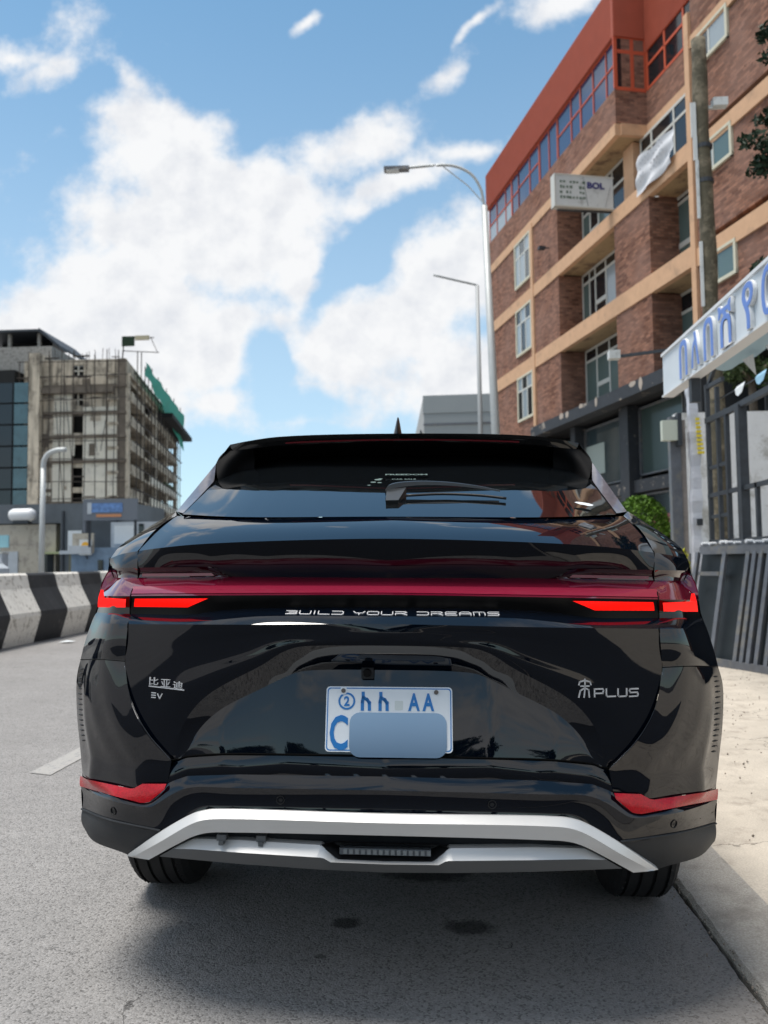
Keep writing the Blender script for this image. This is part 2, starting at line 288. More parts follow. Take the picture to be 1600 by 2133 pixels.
# ------------------------------------------------------------------ ground
ROADX0, TILT = -.148, .016
def road_z(x): return -math.tan(TILT)*(max(x, -7.2)-ROADX0)
def mat_road():
    m = mat('asphalt', (.2, .2, .2), .88, 0, 0, .25); nt = m.node_tree; L = nt.links.new; b = nt.nodes['Principled BSDF']
    tc = N(nt, 'ShaderNodeTexCoord'); P = tc.outputs['Object']
    def no(s, d=6, r=.6):
        n = N(nt, 'ShaderNodeTexNoise'); n.inputs['Scale'].default_value = s; n.inputs['Detail'].default_value = d; n.inputs['Roughness'].default_value = r; L(P, n.inputs['Vector']); return n.outputs['Fac']
    big = no(.7, 4); mid = no(9, 5); fine = no(190, 3, .7)
    vo = N(nt, 'ShaderNodeTexVoronoi'); vo.inputs['Scale'].default_value = 160; L(P, vo.inputs['Vector'])
    sepc = N(nt, 'ShaderNodeSeparateColor'); L(vo.outputs['Color'], sepc.inputs[0])
    g = math_n(nt, 'MULTIPLY_ADD', sepc.outputs[0], .075, .172)
    pit = math_n(nt, 'LESS_THAN', sepc.outputs[1], .16); g = math_n(nt, 'MULTIPLY', g, math_n(nt, 'MULTIPLY_ADD', pit, -.45, 1))
    g = math_n(nt, 'ADD', g, math_n(nt, 'MULTIPLY_ADD', fine, .12, -.035))
    g = math_n(nt, 'MULTIPLY', g, math_n(nt, 'MULTIPLY_ADD', big, .5, .78)); g = math_n(nt, 'MULTIPLY', g, math_n(nt, 'MULTIPLY_ADD', mid, .36, .84))
    # oil stains under the tail
    sx = N(nt, 'ShaderNodeSeparateXYZ'); L(P, sx.inputs[0])
    for (cx, cy, r, ry) in ((-.314, 2.837, .058, .05), (.097, 2.833, .095, .065), (-.37, 2.60, .022, .018), (-.05, 3.3, .2, .1)):
        dx = math_n(nt, 'DIVIDE', math_n(nt, 'SUBTRACT', sx.outputs[0], cx), r); dy = math_n(nt, 'DIVIDE', math_n(nt, 'SUBTRACT', sx.outputs[1], cy), ry)
        d = math_n(nt, 'SQRT', math_n(nt, 'ADD', math_n(nt, 'MULTIPLY', dx, dx), math_n(nt, 'MULTIPLY', dy, dy)))
        d = math_n(nt, 'ADD', d, math_n(nt, 'MULTIPLY_ADD', no(28, 4), .9, -.45))
        mr = N(nt, 'ShaderNodeMapRange', interpolation_type='SMOOTHSTEP'); mr.inputs['From Min'].default_value = .55; mr.inputs['From Max'].default_value = 1.1; mr.inputs['To Min'].default_value = .30 if r > .03 else .5; L(d, mr.inputs['Value'])
        g = math_n(nt, 'MULTIPLY', g, mr.outputs[0])
    # cracks
    vc = N(nt, 'ShaderNodeTexVoronoi', feature='DISTANCE_TO_EDGE'); vc.inputs['Scale'].default_value = .55
    wv = N(nt, 'ShaderNodeTexNoise'); wv.inputs['Scale'].default_value = 3.0; wv.inputs['Detail'].default_value = 6; L(P, wv.inputs['Vector'])
    va = N(nt, 'ShaderNodeVectorMath', operation='ADD'); L(P, va.inputs[0]); L(wv.outputs['Color'], va.inputs[1]); L(va.outputs[0], vc.inputs['Vector'])
    ck = math_n(nt, 'MULTIPLY', math_n(nt, 'LESS_THAN', vc.outputs['Distance'], .0022), math_n(nt, 'GREATER_THAN', no(1.1, 2), .57))
    g = math_n(nt, 'MULTIPLY', g, math_n(nt, 'MULTIPLY_ADD', ck, -.55, 1))
    # dust washed against the kerb
    du = N(nt, 'ShaderNodeMapRange', interpolation_type='SMOOTHSTEP'); du.inputs['From Min'].default_value = .25; du.inputs['From Max'].default_value = .86; du.inputs['To Max'].default_value = .75
    L(math_n(nt, 'ADD', sx.outputs[0], math_n(nt, 'MULTIPLY_ADD', mid, .5, -.25)), du.inputs['Value'])
    cc = N(nt, 'ShaderNodeCombineColor'); L(math_n(nt, 'MULTIPLY', g, 1.03), cc.inputs[0]); L(g, cc.inputs[1]); L(math_n(nt, 'MULTIPLY', g, .98), cc.inputs[2])
    dm = N(nt, 'ShaderNodeMix', data_type='RGBA', blend_type='MIX'); L(math_n(nt, 'MULTIPLY', du.outputs[0], math_n(nt, 'MULTIPLY_ADD', fine, .8, .1)), dm.inputs['Factor']); L(cc.outputs[0], dm.inputs[6]); dm.inputs[7].default_value = (.20, .175, .15, 1)
    L(dm.outputs[2], b.inputs['Base Color'])
    bp = N(nt, 'ShaderNodeBump'); bp.inputs['Strength'].default_value = .55; bp.inputs['Distance'].default_value = .006
    L(math_n(nt, 'ADD', fine, math_n(nt, 'MULTIPLY', vo.outputs['Distance'], -1.0)), bp.inputs['Height']); L(bp.outputs[0], b.inputs['Normal'])
    return m
M['road'] = mat_road()
M['dirt'] = mat('dirt', (.055, .05, .045), .95, var=.4, vscale=40, bump=.6, bscale=120)
def mat_pave():
    m = mat('pavement', (.46, .41, .345), .9, 0, 0, .3, var=.12, vscale=3, dirt=(.28, .24, .20), dscale=5, dlo=.52, dhi=.75); nt = m.node_tree; L = nt.links.new; b = nt.nodes['Principled BSDF']
    src = b.inputs['Base Color'].links[0].from_socket
    tc = N(nt, 'ShaderNodeTexCoord'); P = tc.outputs['Object']
    n = N(nt, 'ShaderNodeTexNoise'); n.inputs['Scale'].default_value = 2.2; n.inputs['Detail'].default_value = 8; L(P, n.inputs['Vector'])
    va = N(nt, 'ShaderNodeVectorMath', operation='ADD'); L(P, va.inputs[0]); L(n.outputs['Color'], va.inputs[1])
    vc = N(nt, 'ShaderNodeTexVoronoi', feature='DISTANCE_TO_EDGE'); vc.inputs['Scale'].default_value = 1.3; L(va.outputs[0], vc.inputs['Vector'])
    ck = N(nt, 'ShaderNodeMapRange'); ck.inputs['From Min'].default_value = .002; ck.inputs['From Max'].default_value = .009; ck.inputs['To Min'].default_value = .45; L(vc.outputs['Distance'], ck.inputs['Value'])
    n2 = N(nt, 'ShaderNodeTexNoise'); n2.inputs['Scale'].default_value = 1.1; L(P, n2.inputs['Vector'])
    gate = math_n(nt, 'LESS_THAN', n2.outputs['Fac'], .50)
    f = math_n(nt, 'MAXIMUM', ck.outputs[0], gate)
    n3 = N(nt, 'ShaderNodeTexNoise'); n3.inputs['Scale'].default_value = 140; n3.inputs['Detail'].default_value = 4; L(P, n3.inputs['Vector'])
    f = math_n(nt, 'MULTIPLY', f, math_n(nt, 'MULTIPLY_ADD', n3.outputs['Fac'], .7, .65))
    mx = N(nt, 'ShaderNodeVectorMath', operation='SCALE'); L(src, mx.inputs[0]); L(f, mx.inputs['Scale']); L(mx.outputs[0], b.inputs['Base Color'])
    bp = N(nt, 'ShaderNodeBump'); bp.inputs['Strength'].default_value = .5; bp.inputs['Distance'].default_value = .01; L(n3.outputs['Fac'], bp.inputs['Height']); L(bp.outputs[0], b.inputs['Normal'])
    return m
M['pave'] = mat_pave()
M['kerb'] = mat('kerb_concrete', (.37, .345, .31), .9, var=.28, vscale=130, dirt=(.21, .19, .165), dscale=5, dlo=.48, dhi=.72, bump=.7, bscale=180)
M['lane'] = mat('lane_paint', (.33, .32, .305), .8, var=.08, vscale=30, dirt=(.22, .22, .22), dscale=30, dlo=.52, dhi=.6)

def sheet(name, xs, y0, y1, m, zf, ny=2, jit=None):
    ys = [y0+(y1-y0)*k/(ny-1) for k in range(ny)] if ny > 2 else [y0, y1]
    V = []; F = []
    for a, y in enumerate(ys):
        for x in xs: V.append((x + (jit(x, y) if jit else 0), y, zf(x, y)))
    n = len(xs)
    for a in range(len(ys)-1):
        for b in range(n-1): F.append((a*n+b, a*n+b+1, (a+1)*n+b+1, (a+1)*n+b))
    return raw(name, V, F, m)
struct(sheet('ground', [-1500, 1500], -1500, 2500, M['dirt'], lambda x, y: -.06))
def rjit(x, y):
    return .004+.0025*math.sin(y*9.1)+.002*math.sin(y*23.7+1)+.0015*math.sin(y*71) if x > .8 else 0
def road_sheet():
    ys = [-300, -60, -10] + [-2+.035*k for k in range(560)] + [30, 60, 120, 400, 1500]
    V = []; F = []; xs = [-300, -7.2, -2, .862]
    for y in ys:
        for x in xs: V.append((x+rjit(x, y), y, road_z(x)))
    n = 4
    for a in range(len(ys)-1):
        for b in range(3): F.append((a*n+b, a*n+b+1, (a+1)*n+b+1, (a+1)*n+b))
    return raw('road', V, F, M['road'])
struct(road_sheet())
def kerb_block():
    mb = MB(); ys = [-300, -10]+[-2+.04*k for k in range(480)]+[20, 40, 100, 300]; rows = []
    for y in ys:
        j = -.002+.002*math.sin(y*7.7+2)+.002*math.sin(y*31)+.0015*math.sin(y*57)
        rows.append([(.878+j, y, -.06), (.882+j, y, -.012), (.895+j, y, .004), (1.0, y, .012), (1.115, y, .020), (1.125, y, -.05)])
    mb.grid(rows); return mb.build('kerb', M['kerb'])
tag(kerb_block(), 'flush grey concrete kerb strip along the edge of the road', 'kerb')
def pave_z(x, y): return .012 + .006*math.sin(x*3.1+y*1.3) + .004*math.sin(y*4.7+x)
struct(sheet('pavement', [1.105]+[1.2+.25*k for k in range(60)]+[40, 1500], -20, 45, M['pave'], pave_z, 260, lambda x, y: (.014*math.sin(y*5.3)+.01*math.sin(y*17)+.008*math.sin(y*41)) if x < 1.15 else 0))
struct(raw('lane_marking', [(x, y, road_z(x)+.004) for x, y in ((-2.31,4.66),(-2.17,4.62),(-2.14,7.2),(-2.28,7.2))], [(0,1,2,3)], M['lane']))

M['reflect_dark'] = mat('reflection_dark', (.030, .031, .033), .8, 0, 0, .3, var=.2, vscale=60, bump=.4, bscale=200)  # near-black tone of the two added ground sheets
struct(raw('reflection_dimmer', [(x, y, road_z(x)+.005) for x, y in ((-7,1.35),(-5,1.35),(.84,1.35),(-7,-16),(-5,-16),(.84,-16))], [(3,4,1,0),(4,5,2,1)], M['reflect_dark']))  # added unseen sheet that darkens what the car paint mirrors
struct(raw('reflection_dimmer_side', [(x, y, .034) for x, y in ((.85,1.2),(7,1.2),(7,-16),(.85,-16))], [(0,3,2,1)], M['reflect_dark']))  # second added sheet, out of view, darkening the right-hand reflections
def grit(name, n, fx, m, s0, s1, seed):
    rr = random.Random(seed); mb = MB()
    for _ in range(n):
        x, y, z = fx(rr); s = rr.uniform(s0, s1); mt = Matrix.Translation((x, y, z+s*.2)) @ Euler((rr.random()*6, rr.random()*6, rr.random()*6)).to_matrix().to_4x4()
        mb.add([mt @ Vector(v)*1 for v in ((s,0,0),(-s*.8,s*.3,0),(0,s*.8,.1*s),(0,-s*.7,0),(.1*s,0,s*.6),(0,.1*s,-s*.6))], [(0,2,4),(2,1,4),(1,3,4),(3,0,4),(2,0,5),(1,2,5),(3,1,5),(0,3,5)])
    o = stuff(mb.build(name, m)); o['label'] = 'loose grit and small stones lying along the edge'; return o
M['grit'] = mat('grit', (.20,.17,.14), .95, var=.4, vscale=30)
grit('gutter_grit', 900, lambda r: (.87+r.gauss(0,.035)+(.25*r.random() if r.random() < .2 else 0), r.uniform(1.9, 9), .0), M['grit'], .0015, .006, 2)
grit('pavement_gravel', 1500, lambda r: (1.2+r.random()**.6*2.6, r.uniform(2.5, 12), .018), M['grit'], .002, .010, 3)
# ------------------------------------------------------------------ the car
# body lines measured on the vehicle in metres: x from the centre line, y forward from the tail, z up
RL = {
'glass_base': [(0.0,0.3203,1.3403),(0.4847,0.3731,1.3417),(0.7112,0.52,1.3584)],
'gap_deck': [(0.7406,0.55,1.3545),(0.7543,0.4,1.2966),(0.7608,0.25,1.2325)],
'lip': [(0.0,0.1,1.267),(0.3348,0.1144,1.2601),(0.5534,0.1482,1.2508),(0.67,0.1896,1.2413),(0.7608,0.25,1.2325)],
'lip_out': [(0.7608,0.25,1.2325),(0.8357,0.31,1.2231),(0.8891,0.36,1.2103)],
'shoulder': [(0.7406,0.55,1.3545),(0.7849,0.68,1.3784)],
'q': [(0.7849,0.68,1.3784),(0.8347,0.6,1.3208),(0.8767,0.5,1.2682),(0.8888,0.44,1.2439),(0.8891,0.36,1.2103)],
'under_lip': [(0.0,0.15,1.1574),(0.3549,0.1669,1.1578),(0.4564,0.1796,1.1576),(0.5201,0.17,1.1864),(0.7542,0.2324,1.1826)],
'under_lip_out': [(0.7542,0.2324,1.1826),(0.8245,0.2741,1.1815),(0.8956,0.37,1.1792)],
'shelf': [(0.4564,0.1796,1.1576),(0.5837,0.1956,1.1566),(0.7575,0.2443,1.1529)],
'shelf_out': [(0.7575,0.2443,1.1529),(0.8054,0.2617,1.1519),(0.8698,0.34,1.1496)],
'ridge': [(0.0,0.0452,1.1143),(0.3383,0.0598,1.1106),(0.5092,0.0825,1.1077),(0.7438,0.1477,1.1023)],
'ridge_out': [(0.7438,0.1477,1.1023),(0.8102,0.1844,1.1001),(0.9026,0.31,1.0948)],
'body_top': [(0.0,0.0602,1.0788),(0.3403,0.075,1.0748),(0.4565,0.0896,1.0674),(0.5541,0.0983,1.0544),(0.7457,0.1534,1.051)],
'body_top_out': [(0.7457,0.1534,1.051),(0.8089,0.1836,1.0497),(0.9095,0.31,1.0445)],
'waist': [(0.0,0.0003,1.0393),(0.3307,0.0138,1.034),(0.5419,0.0453,1.0303),(0.7344,0.1091,1.0248)],
'waist_out': [(0.7344,0.1091,1.0248),(0.8017,0.1445,1.0234),(0.9247,0.31,1.0109)],
'arch_top_edge': [(0.74,0.1112,0.9228),(0.8183,0.1491,0.9222),(0.951,0.3,0.9034)],
'gap_side': [(0.7344,0.1091,1.0248),(0.7371,0.1101,0.9721),(0.74,0.1112,0.9228)],
'gap_low': [(0.74,0.1112,0.9228),(0.7328,0.1085,0.8773),(0.7212,0.1041,0.8324),(0.7001,0.096,0.7858),(0.6548,0.0791,0.726),(0.5843,0.0608,0.662)],
'rec_line': [(0.0,0.0023,0.9827),(0.1966,0.0086,0.9795),(0.2398,0.01,0.975),(0.2794,0.0123,0.9603),(0.3293,0.0177,0.9282),(0.4901,0.0398,0.8375),(0.5565,0.0549,0.7557),(0.5843,0.0608,0.662)],
'rec_in': [(0.0,0.0602,0.9115),(0.1978,0.0646,0.9084),(0.2431,0.0631,0.9028),(0.2867,0.0606,0.8853),(0.3382,0.0618,0.8596),(0.4626,0.0663,0.7937),(0.5224,0.0625,0.7308),(0.543,0.0576,0.6735)],
'gate_bottom': [(0.0,0.0123,0.6945),(0.272,0.0211,0.692),(0.4394,0.0394,0.6859),(0.543,0.0576,0.6735)],
'bump_a': [(0.0,0.0123,0.6908),(0.2719,0.0211,0.6882),(0.4393,0.0394,0.6821),(0.543,0.0576,0.6697),(0.5861,0.0682,0.6564)],
'bump_b': [(0.0,0.0044,0.6433),(0.3925,0.0256,0.636),(0.5386,0.0485,0.6236),(0.5798,0.0547,0.6081),(0.5969,0.0589,0.5988)],
'bump_b2': [(0.5969,0.0589,0.5988),(0.5983,0.0553,0.5903),(0.6439,0.0665,0.5519),(0.6666,0.0743,0.5466),(0.7624,0.1151,0.5528),(0.9314,0.3,0.5268)],
'reflector_top': [(0.5969,0.0589,0.5988),(0.6708,0.0799,0.592),(0.7014,0.0915,0.5742),(0.8714,0.1972,0.5699),(0.944,0.32,0.548)],
'bump_c': [(0.0,-0.0126,0.6123),(0.389,0.0081,0.6054),(0.529,0.0282,0.5977),(0.5748,0.0375,0.5783),(0.6378,0.049,0.5396),(0.6757,0.0638,0.5353),(0.775,0.1143,0.5357),(0.9444,0.31,0.5171)],
'bump_d': [(0.0,-0.0116,0.5511),(0.4618,0.0182,0.5417),(0.518,0.0274,0.5271),(0.6111,0.0524,0.4773),(0.773,0.1231,0.479),(0.9393,0.31,0.4524)],
'matte_low': [(0.7164,0.1472,0.3728),(0.76,0.1557,0.3821),(0.8655,0.2217,0.3875),(0.9345,0.31,0.4002)],
'matte_top': [(0.6111,0.0524,0.4773),(0.773,0.1231,0.479),(0.9393,0.31,0.4524)],
'sil_side': [(0.951,0.3,0.9034),(0.9705,0.33,0.8466),(0.9686,0.34,0.7318),(0.9586,0.34,0.6392),(0.944,0.32,0.548)],
'sil_up': [(0.0,-0.0196,0.5547),(0.4539,0.0092,0.5479),(0.488,0.0135,0.5417),(0.5135,0.0183,0.5329),(0.6036,0.0406,0.4791),(0.7199,0.0986,0.3913)],
'sil_mid': [(0.0,-0.0445,0.5394),(0.3885,-0.0239,0.5349),(0.4661,-0.0142,0.5287),(0.4954,-0.0106,0.5204),(0.5274,-0.0002,0.5038),(0.6064,0.0313,0.4524),(0.7015,0.0916,0.3899)],
'sil_low': [(0.0,-0.0296,0.5035),(0.3847,-0.0094,0.4957),(0.4665,0.0008,0.4899),(0.503,0.0057,0.4798),(0.5637,0.0307,0.4452),(0.6484,0.0717,0.3913)],
'low_top': [(0.0,-0.0196,0.434),(0.1247,-0.0158,0.4364),(0.1651,-0.0145,0.4708),(0.3819,0.0102,0.4703),(0.5166,0.0391,0.4616),(0.5703,0.0473,0.434)],
'low_mid': [(0.0,-0.0395,0.4351),(0.1383,-0.0354,0.4354),(0.1579,-0.0347,0.4459),(0.3771,-0.0154,0.4468),(0.5113,0.0178,0.441),(0.5763,0.0438,0.4316)],
'low_bot': [(0.0,-0.0096,0.404),(0.1707,-0.0043,0.4053),(0.3812,0.0102,0.4087),(0.5222,0.0405,0.4062),(0.6174,0.064,0.4038)],
'sp_top': [(0.0,0.9014,1.685),(0.4718,0.9421,1.6812),(0.6003,0.9697,1.6686),(0.6794,1.02,1.6628)],
'sp_low': [(0.0,0.9134,1.6558),(0.4734,0.9545,1.6488),(0.6053,0.983,1.6398),(0.7018,1.03,1.6377)],
'fin_out': [(0.6953,1.0,1.6337),(0.7191,0.96,1.5794),(0.7552,0.82,1.472),(0.7824,0.68,1.3776)],
'fin_in': [(0.6932,1.0,1.5468),(0.7036,0.88,1.5051),(0.7154,0.72,1.43),(0.7219,0.56,1.3647)],
'glass_side': [(0.7081,0.52,1.3584),(0.7053,0.72,1.43),(0.6951,1.0,1.5356)],
'LED_in': [(0.7285,0.1518,1.0948),(0.4981,0.0851,1.0997),(0.5605,0.1049,1.0738),(0.7327,0.1584,1.0715)],
'LED_out': [(0.7526,0.1615,1.0937),(0.8749,0.2503,1.0938),(0.8813,0.2621,1.0638),(0.7563,0.1686,1.0696)],
'strip_in': [(0.7343,0.219,1.1653),(0.5123,0.168,1.1687),(0.5035,0.166,1.1612),(0.7342,0.219,1.1569)],
'sensor_in': [(0.276,-0.0108,0.58)],
'sensor_out': [(0.7668,0.1146,0.5073)],
'plate': [(0.161,0.0054,0.8735),(0.1646,0.0055,0.7066)],
'cam': [(0.0,0.0516,0.9055)],
}
RL = {k: [Vector(p) for p in v] for k, v in RL.items()}
def smooth_line(P, sub=6, sym=True):
    P = [Vector(p) for p in P]
    if len(P) == 2: return P
    pre = Vector((-P[1].x, P[1].y, P[1].z)) if (sym and abs(P[0].x) < 1e-6) else P[0]*2-P[1]
    Q = [pre]+P+[P[-1]*2-P[-2]]; out = []
    for i in range(1, len(Q)-2):
        p0, p1, p2, p3 = Q[i-1], Q[i], Q[i+1], Q[i+2]; t0 = 0.
        t1 = t0+max((p1-p0).length, 1e-4)**.5; t2 = t1+max((p2-p1).length, 1e-4)**.5; t3 = t2+max((p3-p2).length, 1e-4)**.5
        for k in range(sub):
            t = t1+(t2-t1)*k/sub
            A1 = p0*((t1-t)/(t1-t0))+p1*((t-t0)/(t1-t0)); A2 = p1*((t2-t)/(t2-t1))+p2*((t-t1)/(t2-t1)); A3 = p2*((t3-t)/(t3-t2))+p3*((t-t2)/(t3-t2))
            B1 = A1*((t2-t)/(t2-t0))+A2*((t-t0)/(t2-t0)); B2 = A2*((t3-t)/(t3-t1))+A3*((t-t1)/(t3-t1))
            out.append(B1*((t2-t)/(t2-t1))+B2*((t-t1)/(t2-t1)))
    return out+[P[-1]]
def resample(P, n):
    d = [0.]
    for a, b in zip(P, P[1:]): d.append(d[-1]+(b-a).length)
    out = []; j = 0
    for k in range(n+1):
        t = d[-1]*k/n
        while j < len(P)-2 and d[j+1] < t: j += 1
        s = (t-d[j])/max(d[j+1]-d[j], 1e-9); out.append(P[j].lerp(P[j+1], min(max(s, 0), 1)))
    return out
def rl(name, n, sm=True): 
    P = RL[name] if isinstance(name, str) else name
    return resample(smooth_line(P) if sm else P, n)
def coons(top, bot, left=None, right=None, m=6, bulge=0., bdir=(0,-1,0)):
    """rows of points between two rails of equal count; left/right give the side curves"""
    n = len(top)-1; bd = Vector(bdir)
    Lc = resample(left, m) if left else [top[0].lerp(bot[0], k/m) for k in range(m+1)]
    Rc = resample(right, m) if right else [top[-1].lerp(bot[-1], k/m) for k in range(m+1)]
    rows = []
    for k in range(m+1):
        v = k/m; row = []
        for i in range(n+1):
            u = i/n
            p = top[i]*(1-v)+bot[i]*v + Lc[k]*(1-u)+Rc[k]*u - (top[0]*(1-u)*(1-v)+top[-1]*u*(1-v)+bot[0]*(1-u)*v+bot[-1]*u*v)
            if bulge: p = p + bd*(bulge*4*v*(1-v))
            row.append(p)
        rows.append(row)
    return rows
def mir(rows): return [[Vector((-p.x, p.y, p.z)) for p in r] for r in rows]
def both(mb, rows, i=0): mb.grid(rows, i); mb.grid([list(reversed(r)) for r in mir(rows)], i)
car = thing('parked_car', 'glossy black electric hatchback SUV parked at the kerb, seen from behind', 'car', (ROADX0, 2.2, 0), (0, TILT, 0))
NI, NO = 48, 18
# --- tailgate
tg = MB()
gd = smooth_line(RL['gap_deck'])
deck = coons(rl('glass_base', NI), rl('lip', NI), None, gd, 10, .004, (0,-.3,1)); both(tg, deck)
_lip = rl('lip', NI); _ul = rl('under_lip', NI, False)
both(tg, coons(_lip, _ul, m=8, bulge=.004))
both(tg, coons(rl('body_top', NI), rl('waist', NI), m=5, bulge=.003))
gside = [*RL['gap_side'], *RL['gap_low'][1:]]
gside_s = smooth_line(gside)
both(tg, coons(rl('waist', NI), rl('rec_line', NI), None, gside_s, 22, .004))
both(tg, coons(rl('rec_line', NI), rl('rec_in', NI), m=6))
both(tg, coons(rl('rec_in', NI), resample(RL['gate_bottom']+[RL['rec_line'][-1]], NI), m=8, bulge=.0025))
tailgate = tg.build('tailgate', M['paint'], car, weld=.0006, auto=16)
# --- light bar across the tail and its lamps
top3 = resample(RL['under_lip'][:3]+RL['shelf'][1:], NI)
lbr = coons(top3, rl('ridge', NI), m=10, bulge=.006)
lb = MB(); both(lb, lbr); lightbar = lb.build('light_bar', M['lamp_red'], car, weld=.0006, auto=30)
lb = MB(); both(lb, [[p+Vector((0,-.0012,.0012)) for p in r] for r in (lbr[5], lbr[6], lbr[7], lbr[8], lbr[9])]); lb.build('painted_sheen', M['painted_sheen'], lightbar, weld=.0006, auto=30)  # added strip carrying the painted reflection band, not a lit part
lb = MB(); both(lb, coons(rl('ridge', NI), rl('body_top', NI), m=4, bulge=-.001)); blackbar = lb.build('lamp_surround', M['satin_black'], car, weld=.0006, auto=30)
def side_part(name, fn, m, label=None, **kw):
    for sgn in (1, -1):
        mb = MB(); fn(mb, sgn); mb.build(name, m, car, label=label, **kw)
def g2(mb, rows, sgn): mb.grid(rows if sgn > 0 else [list(reversed(r)) for r in mir(rows)])
_shelf = [RL['under_lip'][2].copy(), RL['under_lip'][3].copy(), RL['under_lip'][4].copy()]
def shelf_fn(mb, sgn):
    a = resample(_shelf, 20); b = resample(RL['shelf'], 20); g2(mb, coons(a, b, m=4, bulge=-.006), sgn)
side_part('lamp_shelf', shelf_fn, M['lamp_dark'], weld=.0006, auto=30)
def shelf_out_fn(mb, sgn): g2(mb, coons(rl('under_lip_out', NO), rl('shelf_out', NO), m=4, bulge=-.004), sgn)
side_part('lamp_shelf', shelf_out_fn, M['lamp_dark'], weld=.0006, auto=30)
def lamp_out_fn(mb, sgn):
    g2(mb, coons(rl('shelf_out', NO), rl('ridge_out', NO), m=6, bulge=.004), sgn)
    e1, e2, e3 = RL['under_lip_out'][-1], RL['shelf_out'][-1], RL['ridge_out'][-1]; b = RL['body_top_out'][-1]
    a = [e1, (e1+e3)/2+Vector((.006,-.005,0)), e3, b]; o = [p+Vector((.022, .20, .0)) for p in a]
    g2(mb, [resample(a, 10), resample([(p+q)/2+Vector((.008,0,0)) for p, q in zip(a, o)], 10), resample(o, 10)], sgn)
    g2(mb, [[e1, e2, e2.lerp(e3, .5), e3], [e1, e1.lerp(e3, .4)+Vector((.006,0,0)), e1.lerp(e3, .7)+Vector((.006,0,0)), e3]], sgn)
side_part('tail_lamp', lamp_out_fn, M['lamp_red'], weld=.0006, auto=30)
lamps = [o for o in car.children if o.name.startswith('tail_lamp')]
def lamp_low_fn(mb, sgn): g2(mb, coons(rl('ridge_out', NO), rl('body_top_out', NO), m=4, bulge=-.004), sgn)
side_part('lamp_surround', lamp_low_fn, M['gloss_black'], weld=.0006, auto=30)
# --- rear fenders (quarter panels) with the body side behind them
def fender_fn(mb, sgn):
    gdr = gd; q = RL['q']; qs = smooth_line(q, 6, False)
    top = resample([RL['gap_deck'][0], RL['shoulder'][1]], NO)
    g2(mb, coons(top, rl('lip_out', NO), gdr, qs, 12, .008, (.4,-.3,1)), sgn)
    g2(mb, coons(rl('lip_out', NO), rl('under_lip_out', NO), m=6, bulge=.004), sgn)
    g2(mb, coons(rl('body_top_out', NO), rl('waist_out', NO), m=4, bulge=.003), sgn)
    g2(mb, coons(rl('waist_out', NO), rl('arch_top_edge', NO), smooth_line(RL['gap_side']), None, 8, .006), sgn)
side_part('rear_fender', fender_fn, M['paint'], weld=.0006, auto=18)
def corner_rows():
    left = smooth_line(RL['gap_low'])+[RL['reflector_top'][0]]
    rt = resample(RL['reflector_top'], 30)
    return coons(rl('arch_top_edge', 30), rt, left, smooth_line(RL['sil_side']), 30, .016)
crn = corner_rows()
for r in range(1, 30):                                   # raised rim running down beside the vent
    for c in range(31):
        u = c/30; v = r/30
        w = math.exp(-((u-.60+.18*v)/.10)**2)*math.sin(PI*v)**.6; crn[r][c].y -= .006*w
        w2 = math.exp(-((u-.80)/.09)**2)*math.sin(PI*v)**.7; crn[r][c].y += .004*w2
# --- bumper
bp = MB()
both(bp, coons(resample(RL['bump_a'], NI), resample(RL['bump_b'], NI), m=6, bulge=.004))
both(bp, crn)
midc = resample(RL['bump_b']+RL['bump_b2'][1:], 70); both(bp, coons(midc, rl('bump_c', 70), m=6, bulge=.002))
both(bp, coons(rl('bump_c', 70), rl('bump_d', 70), m=8, bulge=-.004))
bumper = bp.build('rear_bumper', M['paint'], car, weld=.0006, auto=20)
# lower grey cladding and the dark tray behind the trim
bot = [Vector((0,.06,.402)), Vector((.38,.08,.404)), Vector((.6,.12,.390)), *RL['matte_low']]
cl = MB(); bd = rl('bump_d', 60); both(cl, coons([p+Vector((0,.004,0)) for p in bd], resample(smooth_line(bot, 8), 60), m=10, bulge=.012))
clad = cl.build('lower_cladding', M['cladding'], car, weld=.0006, auto=30)
lp = [p+Vector((0,-.003,0)) for p in smooth_line(RL['matte_top'])]
for sgn in (1,-1): MB().tube([Vector((p.x*sgn, p.y, p.z)) for p in lp], .003, 6).build('cladding_edge', M['cladding'], car)
# --- silver trim
def strip(name, rails, m, n=60, thick=.02, sm=(True, True, True)):
    mb = MB(); R = [rl(r, n, s) for r, s in zip(rails, sm)]
    for a, b in zip(R, R[1:]): both(mb, coons(a, b, m=2))
    bk = [p+Vector((0, thick+.01, 0)) for p in R[-1]]; tp = [p+Vector((0, thick, 0)) for p in R[0]]
    both(mb, [R[-1], bk]); both(mb, [tp, R[0]])
    for sgn in (1, -1): mb.add([Vector((p.x*sgn, p.y, p.z)) for p in (R[0][-1], R[1][-1], R[-1][-1], bk[-1], tp[-1])], [(0,1,2,3,4)])
    return mb.build(name, m, car, weld=.0004, auto=16)
strip('skid_trim', ['sil_up','sil_mid','sil_low'], M['silver'], thick=.03)
lowm = MB(); A = rl('low_top', 60, False); B_ = rl('low_mid', 60, False); Cc = rl('low_bot', 60, False)
both(lowm, coons(A, B_, m=1)); both(lowm, [[p+Vector((0,.03,0)) for p in A], A])
lowm.build('lower_trim', M['silver'], car, weld=.0004, auto=12)
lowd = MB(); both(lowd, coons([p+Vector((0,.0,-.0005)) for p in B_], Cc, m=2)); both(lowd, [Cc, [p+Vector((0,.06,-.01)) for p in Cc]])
lowd.build('trim_underside', M['silver_dark'], car, weld=.0004, auto=30)
